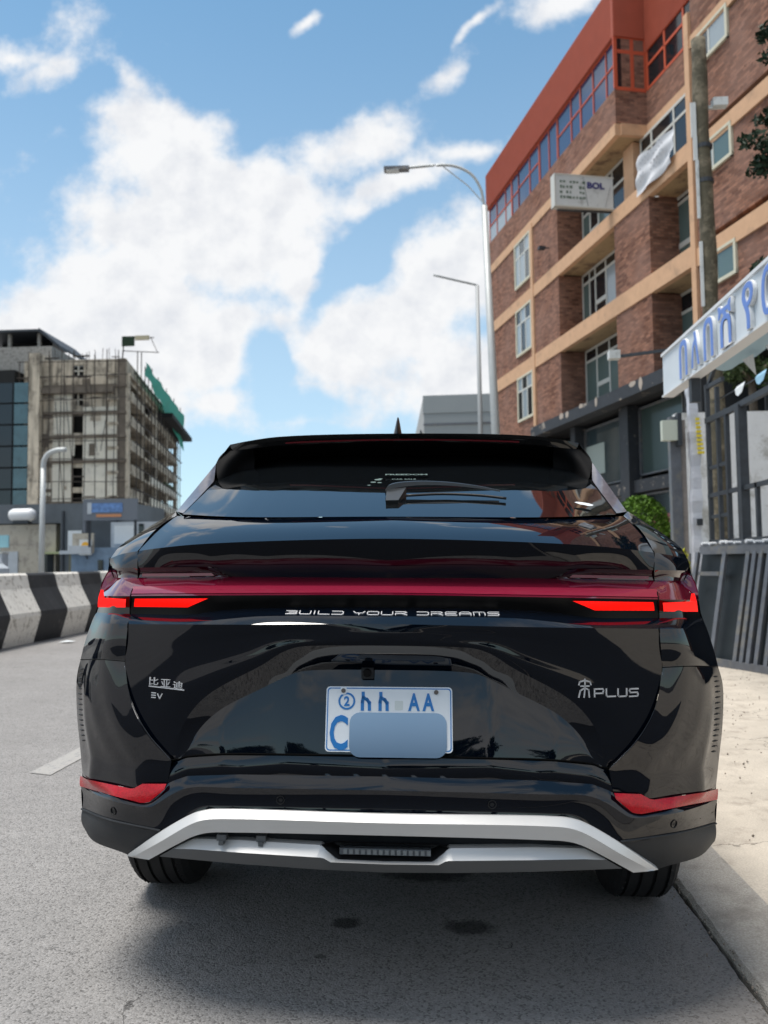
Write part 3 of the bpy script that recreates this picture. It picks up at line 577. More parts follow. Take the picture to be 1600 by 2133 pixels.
# hexagonal pocket and fog lamp between the trims
pk = MB(); pv = [(-.168,.4706),(-.120,.4362),(.120,.4362),(.168,.4706),(.150,.4790),(-.150,.4790)]
pk.add([Vector((x, -.016, z)) for x, z in pv]+[Vector((x*.82, .022, .458+(z-.458)*.55)) for x, z in pv], [(k, (k+1) % 6, 6+(k+1) % 6, 6+k) for k in range(6)]+[(11,10,9,8,7,6)])
pk.build('lamp_pocket', M['plastic'], car)
fg = MB()
fg.box(-.118, .118, -.010, .012, .4475, .4635); fogl = fg.build('fog_lamp', mat('lamp_clear', (.10,.11,.12), .12, 0, 1.0), car)
fr = MB()
for k in range(15):
    x = -.108+.0154*k; fr.box(x, x+.010, -.0135, -.0105, .4495, .4615)
stuff(fr.build('reflector_cell', mat('cell', (.30,.32,.33), .25, .5), fogl))
for x in (-.43, -.325):
    t = MB().box(x-.012, x+.012, -.006, .02, .4725, .487).box(x-.006, x+.006, -.010, .018, .462, .4725); t.build('trim_clip', M['silver_dark'], car)
# --- red corner reflectors
def refl(mb, sgn):
    b2 = RL['bump_b2']; top = rl([p+Vector((.004*(p.x > .8),-.008,.002)) for p in RL['reflector_top']], 30, False)
    low = resample([p+Vector((.006*(p.x > .9),-.014,-.001)) for p in (RL['bump_b2'][1], RL['bump_b2'][2], RL['bump_b2'][3], RL['bump_b2'][4], RL['bump_b2'][5])], 30)
    g2(mb, coons(top, low, m=4, bulge=.003), sgn)
side_part('reflector', refl, M['reflector'], weld=.0004, auto=30)
# --- lit bars inside the lamps
def led_fn(key):
    def f(mb, sgn):
        P = [p+Vector((0,-.010 if key == 'LED_in' else (-.012 if k in (1, 2) else -.024),0)) for k, p in enumerate(RL[key])]; a = resample([P[0], P[1]], 8); b = resample([P[3], P[2]], 8)
        if key == 'LED_out':
            t = P[1]+Vector((-.004,.006,.022)); g2(mb, [[P[1]+Vector((-.022,-.010,0)), P[1]], [t+Vector((-.010,-.004,0)), t]], sgn)
        g2(mb, [a, [(p+q)/2+Vector((0,-.002,0)) for p, q in zip(a, b)], b], sgn)
    return f
side_part('light_strip', led_fn('LED_in'), M['lamp_lit'], auto=40); side_part('light_strip', led_fn('LED_out'), M['lamp_lit'], auto=40)
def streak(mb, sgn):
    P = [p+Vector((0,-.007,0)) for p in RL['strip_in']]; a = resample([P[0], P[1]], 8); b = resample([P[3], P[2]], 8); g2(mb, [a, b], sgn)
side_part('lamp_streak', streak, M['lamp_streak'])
# --- seams between the panels
for sgn in (1, -1):
    for P, w in ((gd, .0018), (gside_s, .0020), (smooth_line([RL['lip_out'][0], RL['under_lip_out'][0], RL['shelf_out'][0], RL['ridge_out'][0], RL['body_top_out'][0], RL['gap_side'][0]], 4, False), .0018),
                 ([p+Vector((0,0,-.002)) for p in smooth_line(RL['arch_top_edge'])], .0014), (smooth_line(RL['gate_bottom']+[RL['rec_line'][-1]]), .0024)):
        MB().tube([Vector((p.x*sgn, p.y-.0003, p.z)) for p in P], w, 6).build('panel_seam', M['seam'], car, smooth=True)
M['seam_highlight'] = mat('seam_highlight', (.12,.13,.15), .25, .6)  # pale grey standing in for the highlight beside the seam
for sgn in (1, -1): MB().tube([Vector((p.x*sgn+.0035*sgn, p.y-.001, p.z)) for p in gside_s[len(gside_s)//3:]], .0010, 5).build('seam_highlight', M['seam_highlight'], car, smooth=True)  # thin painted highlight line, no real part of the panel
# --- corner vents with their ribs
def rib_fn(sgn):
    for k in range(15):
        v = .10+.60*k/14; r = v*30; i0 = int(r); fr_ = r-i0
        w = .5+.5*math.sin(PI*(k+.6)/15)
        a, b = .865-.07*w, .915; P = []
        for uu in (a, (a+b)/2, b):
            c = uu*30; j = int(c); fc = c-j
            p = crn[i0][j].lerp(crn[i0][min(j+1,30)], fc).lerp(crn[i0+1][j].lerp(crn[i0+1][min(j+1,30)], fc), fr_); P.append(Vector((p.x*sgn, p.y-.0005, p.z)))
        mb = MB(); mb.tube(P, [.0015, .0030, .0015], 5); mb.build('vent_rib', M['plastic'], car, smooth=True)
rib_fn(1); rib_fn(-1)
# --- greenhouse: spoiler, glass, fins, roof
gt = [Vector((0,1.13,1.634)), Vector((.44,1.145,1.630)), Vector((.655,1.20,1.605))]
gs = [RL['glass_base'][-1], *RL['glass_side'][1:], gt[-1]]
gl = MB(); both(gl, coons([p+Vector((0,0,0)) for p in rl(gt, NI)], rl('glass_base', NI), None, list(reversed(smooth_line(gs, 6, False))), 16, .006, (0,-.5,.86)))
window = gl.build('rear_window', M['glass_dark'], car, weld=.0006, auto=40)
sp = MB(); st, slw = rl('sp_top', NI), rl('sp_low', NI)
rf = [Vector((0,1.55,1.722)), Vector((.38,1.56,1.716)), Vector((.64,1.60,1.690))]
both(sp, coons(rl(rf, NI), st, m=8, bulge=.010, bdir=(0,0,1)))
both(sp, coons(st, slw, m=4, bulge=.0008))
spoiler = sp.build('roof_spoiler', M['gloss_black'], car, weld=.0006, auto=35)
su = MB(); both(su, coons(slw, [p+Vector((0,.0,-.004)) for p in rl(gt, NI)], m=8, bulge=.010, bdir=(0,0,1))); su.build('spoiler_underside', M['under'], spoiler, weld=.0006, auto=35)
bs = MB(); k0 = 0; k1 = int(NI*.66)
a_ = [slw[k].lerp(st[k], .30)+Vector((0,-.006,0)) for k in range(k1)]; b_ = [slw[k].lerp(st[k], .12)+Vector((0,-.006,0)) for k in range(k1)]
both(bs, [a_, b_]); bs.build('brake_strip', M['brake_strip'], spoiler)
def fin(mb, sgn):
    o = smooth_line(RL['fin_out'][1:], 6, False); i = smooth_line(RL['fin_in'][1:], 6, False)
    g2(mb, coons(resample(o, 14), resample(i, 14), m=2), sgn)
side_part('pillar_fin', fin, M['fin'], weld=.0004, auto=30)
def finb(mb, sgn):
    fo = RL['fin_out']; fi = RL['fin_in']; gsd = smooth_line(list(reversed(gs)), 6, False)
    g2(mb, coons(resample([fi[1]+Vector((0,.008,0)), fi[2]+Vector((0,.008,0)), fi[3]+Vector((0,.008,0))], 14), resample(list(reversed(gs[:-1])), 14), m=2), sgn)
    e = slw[-1]; inn = slw[-10]; low_in = Vector((.585, 1.03, 1.560))
    tp = list(reversed(slw[-10:])); tp = resample(tp, 12)
    bt_ = resample(smooth_line([fo[1], fi[1]+Vector((-.012,.03,-.004)), Vector((.655,1.02,1.525)), low_in], 5, False), 12)
    g2(mb, coons(tp, bt_, smooth_line([e, (e+fo[1])/2+Vector((.003,-.004,0)), fo[1]], 5, False), smooth_line([inn, (inn+low_in)/2+Vector((0,.03,.01)), low_in], 5, False), 8, .004), sgn)
    g2(mb, [resample([st[-1], (st[-1]+e)/2, e, fo[1]], 8), resample([Vector((.70,1.35,1.668)), Vector((.715,1.35,1.64)), Vector((.72,1.32,1.62)), Vector((.745,1.30,1.58))], 8)], sgn)
side_part('window_surround', finb, M['under'], auto=50)
# roof, cabin sides and lower body forward of the tail
rfm = MB(); r2 = [Vector((0,2.4,1.73)), Vector((.37,2.4,1.725)), Vector((.62,2.4,1.69))]; r3 = [Vector((0,3.2,1.62)), Vector((.36,3.2,1.615)), Vector((.58,3.2,1.58))]
r1 = [Vector(p) for p in rf]
both(rfm, coons(rl(r3, 20), rl(r2, 20), m=6, bulge=.02, bdir=(0,0,1))); both(rfm, coons(rl(r2, 20), rl(r1, 20), m=6, bulge=.006, bdir=(0,0,1)))
rfm.build('roof', M['paint'], car, weld=.0006, auto=30)
cab = MB(); fo = RL['fin_out']
A = [st[-1], *smooth_line(RL['fin_out'], 4, False)]
A = resample(A, 10); B1 = resample([Vector((.64,1.60,1.690)), Vector((.74,1.6,1.46)), Vector((.83,1.50,1.26))], 10)
B2 = resample([Vector((.62,2.4,1.69)), Vector((.72,2.4,1.46)), Vector((.83,2.3,1.12))], 10); B3 = resample([Vector((.58,3.2,1.58)), Vector((.70,3.3,1.40)), Vector((.82,3.6,1.08))], 10)
for a, b in ((A, B1), (B1, B2), (B2, B3)):
    rows = [[p.lerp(q, k/3) for p, q in zip(a, b)] for k in range(4)]; both(cab, rows)
cab.build('side_window', M['glass_dark'], car, weld=.0006, auto=40)
# windscreen and bonnet
ws = MB(); both(ws, coons(rl([Vector((0,4.0,1.06)), Vector((.45,3.95,1.06)), Vector((.82,3.6,1.06))], 16), rl(r3, 16), m=4)); ws.build('windscreen', M['glass_dark'], car, weld=.0006, auto=40)
prof0 = [RL['q'][-1], RL['under_lip_out'][-1], RL['lip_out'][-1]+Vector((.0,.0,-.055)), RL['ridge_out'][-1], RL['body_top_out'][-1], RL['waist_out'][-1], *RL['sil_side'][:5], RL['bump_c'][-1], RL['bump_d'][-1], RL['matte_low'][-1]]
prof0 = sorted(prof0, key=lambda p: -p.z); NP = 24; P0 = resample(prof0, NP)
def arch(y, cy, z0):
    d = abs(y-cy); return math.sqrt(max(.41**2-d*d, 0))+.365 if d < .41 else z0
sb = MB(); stn = [.36,.45,.50,.54,.60,.68,.76,.86,.95,1.04,1.14,1.22,1.30,1.35,1.37,1.6,2.2,2.8,3.24,3.32,3.40,3.5,3.6,3.72,3.84,3.94,4.02,4.08,4.14,4.3,4.5]
rows = [P0]
for y in stn:
    zb = max(arch(y, 1.0, .34), arch(y, 3.72, .34)) if y > .5 else .40-.03*(y-.31)/.2
    zt = 1.21-.12*min((y-.31)/1.2, 1)-(.0 if y < 3.3 else (y-3.3)*.22)
    row = []
    for k in range(NP+1):
        t = k/NP; z = zt+(zb-zt)*t
        xx = .905+.055*math.sin(PI*min(max((1.21-z)/.95, 0), 1))**.8
        b = min((y-.31)/.5, 1); x = P0[k].x*(1-b)+xx*b
        if y > 4.0: x -= (y-4.0)**2*.9
        row.append(Vector((x, y, z)))
    rows.append(row)
both(sb, rows)
# shoulder between the side and the glass, and the bonnet
Q0 = resample(smooth_line(RL['q'], 6, False), 8)
for a_y in (1,):
    S1 = resample([Vector((.83,1.50,1.26)), Vector((.88,1.42,1.20)), rows[14][0]], 8); S2 = resample([Vector((.83,2.3,1.12)), Vector((.88,2.3,1.11)), rows[17][0]], 8); S3 = resample([Vector((.82,3.6,1.06)), Vector((.86,3.55,1.05)), rows[22][0]], 8)
    for a, b in ((Q0, S1), (S1, S2), (S2, S3)): both(sb, [[p.lerp(q, k/3) for p, q in zip(a, b)] for k in range(4)])
both(sb, coons(rl([Vector((0,4.65,.80)), Vector((.5,4.6,.80)), Vector((.75,4.5,.80))], 16), rl([Vector((0,4.0,1.07)), Vector((.45,3.95,1.07)), Vector((.86,3.55,1.05))], 16), m=5, bulge=.08, bdir=(0,0,1)))
both(sb, coons(rl([Vector((0,4.62,.35)), Vector((.5,4.6,.35)), Vector((.75,4.5,.35))], 16), rl([Vector((0,4.65,.80)), Vector((.5,4.6,.80)), Vector((.75,4.5,.80))], 16), m=3))
sb.build('body_side', M['paint'], car, weld=.0006, auto=30)
ub = MB(); ub.box(-.55, .55, .75, 4.4, .26, .32).box(-.72,.72,1.5,3.2,.24,.34).box(-.60,.60,.5,1.45,.36,.70).box(-.64,.64,.10,.6,.395,.42)
for sgn in (1,-1): ub.box(min(.6*sgn,.9*sgn), max(.6*sgn,.9*sgn), .44, 1.46, .80, .82); ub.box(min(.6*sgn,.9*sgn), max(.6*sgn,.9*sgn), 3.2, 4.2, .80, .82)
ub.build('underbody', M['plastic'], car)
# --- wheels
def wheel():
    mb = MB(); R, W = .362, .220; prof = [(-W/2, .23), (-W/2-.004, .30), (-W/2+.004, .335), (-W/2+.022, .355)]
    gx = [-.066, -.024, .022, .066]
    for g in gx: prof += [(g-.006, R-.001*abs(g)*20), (g-.0055, R-.010), (g+.0055, R-.010), (g+.006, R-.001*abs(g)*20)]
    prof += [(W/2-.022, .355), (W/2-.004, .335), (W/2+.004, .30), (W/2, .23)]
    n = 72; rows = [[Vector((x, r*math.sin(2*PI*k/n), r*math.cos(2*PI*k/n))) for k in range(n+1)] for x, r in prof]
    mb.grid(rows)
    for k in range(60):      # small lateral cuts read as darker ribs along the shoulders
        a = 2*PI*k/60
        for sx in (-1, 1): mb.beam((sx*(W/2-.040), (R-.002)*math.sin(a), (R-.002)*math.cos(a)), (sx*(W/2-.012), (R-.022)*math.sin(a+.02), (R-.022)*math.cos(a+.02)), .007, .006)
    t = mb.build('tyre', M['tyre'], None, weld=.0003, auto=25)
    r = MB(); 
    for k in range(5):
        a = 2*PI*k/5; r.beam((.09, .04*math.sin(a), .04*math.cos(a)), (.09, .225*math.sin(a), .225*math.cos(a)), .05, .04, up=Vector((1,0,0)))
    rows = [[Vector((x, rr*math.sin(2*PI*k/48), rr*math.cos(2*PI*k/48))) for k in range(49)] for x, rr in ((-.11,.232),(.0,.20),(.10,.222),(.118,.232))]
    r.grid(rows); r.tube([(.02,0,0),(.105,0,0)], .06, 16)
    return t, r.build('rim', M['rim'], None, weld=.0003, auto=30)
tyre, rim = wheel()
first = True
for (wx, wy) in ((.842,1.0),(-.842,1.0),(.838,3.72),(-.838,3.72)):
    h = empty('wheel', (wx, wy, .361), (0,0,0 if wx > 0 else PI)); h.parent = car
    for o in (tyre, rim):
        c = o if first else o.copy()
        if not first: C.objects.link(c)
        c.parent = h
    first = False
# --- antenna
an = MB(); ax, ay, az = -.036, 1.42, 1.716
secs = [(0,.030,.105),(.03,.025,.095),(.07,.016,.075),(.105,.009,.050),(.125,.004,.030)]
rows = [[Vector((ax+w*math.cos(2*PI*k/16)*.9, ay+h*.35+l*math.sin(2*PI*k/16)*.8, az+h)) for k in range(17)] for h, w, l in secs]
an.grid(rows); an.add([rows[-1][k] for k in range(16)], [tuple(range(16))]); an.build('antenna', M['gloss_black'], car, weld=.0003, auto=50)
# --- surface probe for badges
bpy.context.view_layer.update()
def bvh(objs):
    V = []; F = []
    for o in objs:
        b = len(V); V += [v.co.copy() for v in o.data.vertices]; F += [tuple(b+i for i in p.vertices) for p in o.data.polygons]
    return BVHTree.FromPolygons(V, F)
BV = bvh([tailgate, bumper, blackbar]); BG = bvh([window])
def on(x, z, tree=None):
    h = (tree or BV).ray_cast(Vector((x, -2, z)), Vector((0,1,0)))
    n = h[1]; n = n if n.y < 0 else -n
    return h[0], n
def place(x, z, lift=.0015, tree=None, up=(0,0,1)):
    p, n = on(x, z, tree); zax = n.normalized(); xax = Vector(up).cross(zax); xax.normalize(); yax = zax.cross(xax)
    o = p+zax*lift
    return Matrix(((xax.x, yax.x, zax.x, o.x), (xax.y, yax.y, zax.y, o.y), (xax.z, yax.z, zax.z, o.z), (0,0,0,1)))
def strokes(name, lines, w, h, mtx, m, parent, th=.0022, dep=.0018):
    """lines in a 0..1 box mapped to w by h"""
    mb = MB()
    for ln in lines:
        P = [Vector(((x-.5)*w, (y-.5)*h, 0)) for x, y in ln]
        for a, b in zip(P, P[1:]):
            d = (b-a).normalized()*th*.45; mb.beam(mtx @ (a-d), mtx @ (b+d), th, dep, up=mtx.to_3x3() @ Vector((0,0,1)))
    return mb.build(name, m, parent)
G = {'B': [[(0,.98),(.9,.98),(1,.8),(.85,.52),(.25,.52)],[(.85,.52),(1,.2),(.85,.02),(0,.02)]], 'U': [[(0,1),(0,.15),(.12,0),(.88,0),(1,.15),(1,1)]],
     'I': [[(.5,0),(.5,1)]], 'L': [[(0,1),(0,.15),(.12,0),(1,0)]], 'D': [[(0,1),(.85,1),(1,.8),(1,.2),(.85,0),(0,0)]],
     'Y': [[(0,1),(.2,.5),(.8,.5),(1,1)],[(.5,.5),(.5,0)]], 'O': [[(.1,0),(0,.2),(0,.8),(.1,1),(.9,1),(1,.8),(1,.2),(.9,0),(.1,0)]],
     'R': [[(0,0),(0,.45),(.7,.45),(1,.75),(.85,1),(0,1)],[(.55,.45),(1,0)]], 'E': [[(1,1),(.1,1),(0,.8),(0,.2),(.1,0),(1,0)],[(0,.5),(.9,.5)]],
     'A': [[(0,0),(0,.7),(.2,1),(.8,1),(1,.7),(1,0)],[(0,.42),(1,.42)]], 'M': [[(0,0),(0,1),(.85,1),(1,.8),(1,0)],[(.5,0),(.5,1)]],
     'S': [[(1,1),(.1,1),(0,.75),(.1,.52),(.9,.52),(1,.25),(.9,0),(0,0)]], 'P': [[(0,0),(0,1),(.9,1),(1,.8),(.9,.42),(.0,.42)]], 'V': [[(0,1),(.5,0),(1,1)]]}
xs0 = -.277; adv = {' ': .020}
msg = 'BUILD YOUR DREAMS'; wl = {'I': .006}
tot = sum((adv[' '] if c == ' ' else wl.get(c, .0295)+.0075) for c in msg)-.0075; k_ = .573/tot; x = -.278
for c in msg:
    w = (adv[' '] if c == ' ' else wl.get(c, .0295))*k_
    if c != ' ':
        strokes('badge_letter', G[c], w, .0145, place(x+w/2+.004, 1.0635-.006*0), M['chrome'], car, th=.0026, dep=.003)
        w += .0075*k_
    x += w
# maker's badge, left
for k, ch in enumerate('比亚迪'):
    text_obj('badge_letter', ch, .03, M['chrome'], car, place(-.645+.0375*k, .872-.0035*k), .0015, fit=(.030, .021), bold=.0)
strokes('badge_bar', [[(0,.8),(1,.2)]], .112, .008, place(-.605, .8555), M['chrome'], car, th=.003)
strokes('badge_letter', [[(.0,1),(1,1)],[(0,.5),(1,.5)],[(0,0),(1,0)]], .0125, .0125, place(-.644, .834), M['chrome'], car, th=.0028)
strokes('badge_letter', G['V'], .0145, .0125, place(-.625, .832), M['chrome'], car, th=.0028)
# model badge, right
song = [[(.5,1),(.5,.66)],[(.02,.70),(.08,.86),(.5,.94),(.92,.86),(.98,.70)],[(.18,.62),(.82,.62)],[(.5,.66),(.5,.5)],[(.0,.0),(.12,.36),(.5,.52),(.80,.40),(.84,.0)],[(.42,.0),(.5,.5)]]
strokes('badge_letter', song, .034, .046, place(.522, .873), M['chrome'], car, th=.0036)
for k, ch in enumerate('PLUS'):
    strokes('badge_letter', G[ch], .0255, .0195, place(.560+.0322*k, .8605-.0008*k), M['chrome'], car, th=.0036)
# --- number plate
pm = place(.007, .786, .006); pl_ = MB(); W, H, r = .335, .168, .010
def rrect(w, h, r, n=5, z=0): 
    return [Vector((sx*(w/2-r)+r*math.cos(a0+PI/2*k/n), sy*(h/2-r)+r*math.sin(a0+PI/2*k/n), z)) for sx, sy, a0 in ((1,1,0),(-1,1,PI/2),(-1,-1,PI),(1,-1,1.5*PI)) for k in range(n+1)]
def slab(mb, w, h, r, z0, z1, mtx, i=0):
    a = [mtx @ p for p in rrect(w, h, r, z=z0)]; b = [mtx @ p for p in rrect(w, h, r, z=z1)]; n = len(a)
    mb.add(a+b, [tuple(range(n, 2*n)), tuple(range(n-1, -1, -1))]+[(k, (k+1) % n, n+(k+1) % n, n+k) for k in range(n)], i)
slab(pl_, W, H, r, 0, .0025, pm); plate = pl_.build('number_plate', M['white_plate'], car)
bd_ = MB()
for (w, h, rr, t) in ((W-.006, H-.006, .009, .0028),):
    a = [pm @ p for p in rrect(w, h, rr, z=.0029)]; b = [pm @ p for p in rrect(w-2*t, h-2*t, rr-t*.6, z=.0029)]; n = len(a)
    bd_.add(a+b, [(k, (k+1) % n, n+(k+1) % n, n+k) for k in range(n)])
bd_.build('plate_border', M['plate_blue'], plate)
def onplate(x, y, z=.0031): return pm @ Matrix.Translation((x, y, z))
ring = MB(); n = 28; cx, cy = -.1125, .046
a = [pm @ Vector((cx+.0225*math.cos(2*PI*k/n), cy+.0225*math.sin(2*PI*k/n), .0034)) for k in range(n)]; b = [pm @ Vector((cx+.0175*math.cos(2*PI*k/n), cy+.0175*math.sin(2*PI*k/n), .0034)) for k in range(n)]
ring.add(a+b, [(k, (k+1) % n, n+(k+1) % n, n+k) for k in range(n)]); ring.build('plate_ring', M['plate_blue'], plate)
text_obj('plate_letter', '2', .035, M['plate_blue'], plate, onplate(cx, cy), .0006, fit=(.015, .026), bold=.0012)
for xx in (-.062, -.015): strokes('plate_letter', [[(.22,1),(.24,.74),(.62,.62),(.86,.44),(.88,.05)],[(.24,.74),(.16,.5),(.16,.05)]], .026, .044, onplate(xx, .045), M['plate_blue'], plate, th=.0085, dep=.0012)
for xx in (.066, .104): text_obj('plate_letter', 'A', .05, M['plate_blue'], plate, onplate(xx, .045), .0006, fit=(.031, .046), bold=.0016)
text_obj('plate_letter', 'C', .09, M['plate_blue'], plate, onplate(-.132, -.035), .0006, fit=(.048, .090), bold=.002)
em = MB(); slab(em, .022, .024, .003, .0026, .0030, onplate(.026, .036, 0)); em.build('plate_emblem', mat('plate_emblem', (.55,.60,.60), .4), plate)
cv = MB(); slab(cv, .256, .114, .028, .0035, .0048, onplate(.024, -.040, 0)); cv.build('plate_blur', M['plate_blur'], plate)  # added slab in place of the blurred-out digits, no part of the plate
for (xx, yy) in ((-.122, .073), (.125, .071)):
    b = MB(); b.tube([onplate(xx, yy, .002).translation, onplate(xx, yy, .006).translation], .006, 12); b.build('plate_bolt', mat('bolt', (.12,.10,.09), .5, .5), plate)
w_ = MB(); w_.tube([onplate(-.122, .073, .0028).translation, onplate(-.122, .073, .0034).translation], .0105, 16); w_.build('bolt_washer', M['white_plate'], plate)
# --- reversing camera
p, nrm = on(-.052, .905); cm = MB(); cm.box(p.x-.016, p.x+.016, p.y-.022, p.y+.03, p.z-.014, p.z+.014); cmo = cm.build('reversing_camera', M['plastic'], car)
c2 = MB(); c2.tube([(p.x, p.y-.020, p.z+.002), (p.x, p.y-.030, p.z+.001)], [.012, .010], 16); c2.build('camera_lens', M['gloss_black'], cmo)
# --- parking sensors
for (x, z) in ((.276,.578),(-.276,.578),(.7675,.505),(-.7675,.505)):
    m4 = place(x, z, .0008); s_ = MB(); n = 20
    pts = [(.0115,.0),(.0115,.0016),(.0098,.0016),(.0092,-.0012),(.0,-.0002)]
    s_.grid([[m4 @ Vector((r*math.cos(2*PI*k/n), r*math.sin(2*PI*k/n), h)) for k in range(n+1)] for r, h in pts]); s_.build('parking_sensor', M['plastic'], car, weld=.00005, auto=40)
# --- wiper, stickers on the glass
def ong(x, z, lift): 
    m4 = place(x, z, lift, BG); return m4.translation
base = ong(.0, 1.395, .02)
wp = MB(); pts = [ong(-.034,1.418,.012), ong(-.020,1.424,.026), ong(.05,1.433,.032), ong(.16,1.433,.032), ong(.27,1.427,.025), ong(.340,1.420,.018)]
rows = []
for k, p in enumerate(smooth_line(pts, 6, False)):
    t = k/30.; hw = .011*(1-t)+.003; hh = .0095*(1-t)+.003
    rows.append([p+Vector((0,-hw,-hh)), p+Vector((0,-hw*.7,hh*.6)), p+Vector((0,hw*.2,hh)), p+Vector((0,hw,-hh*.3)), p+Vector((0,-hw,-hh))])
wp.grid(rows)
bq = [ong(-.030,1.420,.022), ong(-.028,1.385,.014), ong(.012,1.386,.014), ong(.034,1.424,.026)]; bq2 = [ong(-.030,1.420,.0), ong(-.028,1.385,.0), ong(.012,1.386,.0), ong(.034,1.424,.0)]
wp.add(bq+bq2, [(0,1,2,3),(0,4,5,1),(1,5,6,2),(2,6,7,3),(3,7,4,0)])
wiper = wp.build('rear_wiper', mat('wiper_black', (.010,.012,.013), .32, 0, .2), car, auto=40)
bl = MB(); bp_ = smooth_line([ong(.035,1.406,.012), ong(.15,1.413,.012), ong(.28,1.407,.012), ong(.357,1.399,.010)], 6, False); bl.tube(bp_, .0048, 6); bl.build('wiper_blade', M['plastic'], wiper, smooth=True)
gm = lambda x, z, l=.010: place(x, z, l, BG)
text_obj('window_lettering', 'FREEDOM', .02, M['decal'], window, gm(.026, 1.505), .0001, fit=(.150, .018), bold=.0008)
text_obj('window_lettering', 'CAR SALE', .02, M['decal'], window, gm(.020, 1.482), .0001, fit=(.085, .013), bold=.0004)
for (dx, dz, r) in ((-.078,.004,.013),(-.092,-.008,.010),(-.070,.008,.008),(-.104,-.022,.006),(-.070,-.010,.008)):
    m4 = gm(.005+dx, 1.488+dz, .0010); MB().add([m4 @ Vector((r*math.cos(PI*k/5), r*.8*math.sin(PI*k/5), 0)) for k in range(10)], [tuple(range(10))]).build('window_logo', M['decal'], window)
skm = MB(); m4 = gm(.610, 1.384)
sh_ = [(-.030,.012),(-.018,.020),(.004,.017),(.026,.008),(.034,-.006),(.020,-.016),(.002,-.018),(-.006,-.010),(-.020,-.006)]
skm.add([m4 @ Vector((x, y, 0)) for x, y in sh_], [tuple(range(len(sh_)))]); sticker = skm.build('window_sticker', M['paper'], window)

# ------------------------------------------------------------------ brick building on the right
def mat_brick():
    m = mat('brick', (.2,.08,.06), .9, 0, 0, .2); nt = m.node_tree; L = nt.links.new; b = nt.nodes['Principled BSDF']
    tc = N(nt, 'ShaderNodeTexCoord'); sp_ = N(nt, 'ShaderNodeSeparateXYZ'); L(tc.outputs['Object'], sp_.inputs[0])
    cb = N(nt, 'ShaderNodeCombineXYZ'); L(math_n(nt, 'ADD', sp_.outputs[0], sp_.outputs[1]), cb.inputs[0]); L(sp_.outputs[2], cb.inputs[1])
    br = N(nt, 'ShaderNodeTexBrick', offset=.5); br.inputs['Scale'].default_value = 1; br.inputs['Brick Width'].default_value = .25; br.inputs['Row Height'].default_value = .085
    br.inputs['Mortar Size'].default_value = .008; br.inputs['Bias'].default_value = 0; L(cb.outputs[0], br.inputs['Vector'])
    br.inputs['Color1'].default_value = (.13,.055,.036,1); br.inputs['Color2'].default_value = (.36,.175,.115,1); br.inputs['Mortar'].default_value = (.15,.10,.08,1)
    n = N(nt, 'ShaderNodeTexNoise'); n.inputs['Scale'].default_value = .8; n.inputs['Detail'].default_value = 7; L(tc.outputs['Object'], n.inputs['Vector'])
    mr = N(nt, 'ShaderNodeMapRange'); mr.inputs['From Min'].default_value = .35; mr.inputs['From Max'].default_value = .7; L(n.outputs['Fac'], mr.inputs['Value'])
    mx = N(nt, 'ShaderNodeMix', data_type='RGBA'); L(math_n(nt, 'MULTIPLY', mr.outputs[0], .55), mx.inputs['Factor']); L(br.outputs['Color'], mx.inputs[6]); mx.inputs[7].default_value = (.30,.185,.150,1)
    # broken, darker bricks
    n2 = N(nt, 'ShaderNodeTexNoise'); n2.inputs['Scale'].default_value = 3.4; n2.inputs['Detail'].default_value = 5; n2.inputs['Roughness'].default_value = .7
    ms = N(nt, 'ShaderNodeMapping'); ms.inputs['Scale'].default_value = (.8,.8,1.5); L(tc.outputs['Object'], ms.inputs[0]); L(ms.outputs[0], n2.inputs['Vector'])
    m2 = N(nt, 'ShaderNodeMapRange'); m2.inputs['From Min'].default_value = .60; m2.inputs['From Max'].default_value = .68; m2.inputs['To Max'].default_value = .75; L(n2.outputs['Fac'], m2.inputs['Value'])
    mx2 = N(nt, 'ShaderNodeMix', data_type='RGBA'); L(m2.outputs[0], mx2.inputs['Factor']); L(mx.outputs[2], mx2.inputs[6]); mx2.inputs[7].default_value = (.075,.035,.03,1)
    L(mx2.outputs[2], b.inputs['Base Color'])
    bpn = N(nt, 'ShaderNodeBump'); bpn.inputs['Strength'].default_value = .8; bpn.inputs['Distance'].default_value = .03
    L(math_n(nt, 'ADD', math_n(nt, 'MULTIPLY', br.outputs['Fac'], -.5), n2.outputs['Fac']), bpn.inputs['Height']); L(bpn.outputs[0], b.inputs['Normal'])
    return m
M['brick'] = mat_brick()
M['tan'] = mat('tan_render', (.60,.37,.225), .85, var=.08, vscale=3, dirt=(.36,.23,.15), dscale=1.4, dlo=.55, dhi=.75)
M['soffit'] = mat('soffit', (.42,.30,.17), .9, var=.1, vscale=2, dirt=(.2,.13,.08), dscale=1.5)
M['orange'] = mat('orange_metal', (.40,.095,.055), .6, .0, .0, .4, var=.07, vscale=2)
M['orange_frame'] = mat('orange_frame', (.55,.10,.045), .5)
M['cream'] = mat('cream_surround', (.60,.58,.46), .7, var=.06)
M['frame_white'] = mat('frame_white', (.58,.58,.54), .5)
M['pane'] = mat('pane', (.035,.055,.065), .06, 0, 0, .9)
M['pane_blue'] = mat('pane_blue', (.03,.055,.13), .08, 0, 0, .9)
M['pane_green'] = mat('pane_green', (.10,.15,.145), .10, 0, 0, .7)
M['pane_dark'] = mat('pane_dark', (.012,.016,.020), .08, 0, 0, .6)
M['pane_pale'] = mat('pane_pale', (.30,.36,.40), .15, 0, 0, .7)
M['curtain'] = mat('curtain', (.50,.52,.52), .8)
M['canopy'] = mat('canopy_grey', (.026,.030,.038), .6, var=.2, vscale=4, dirt=(.32,.28,.24), dscale=2.2, dlo=.60, dhi=.64)
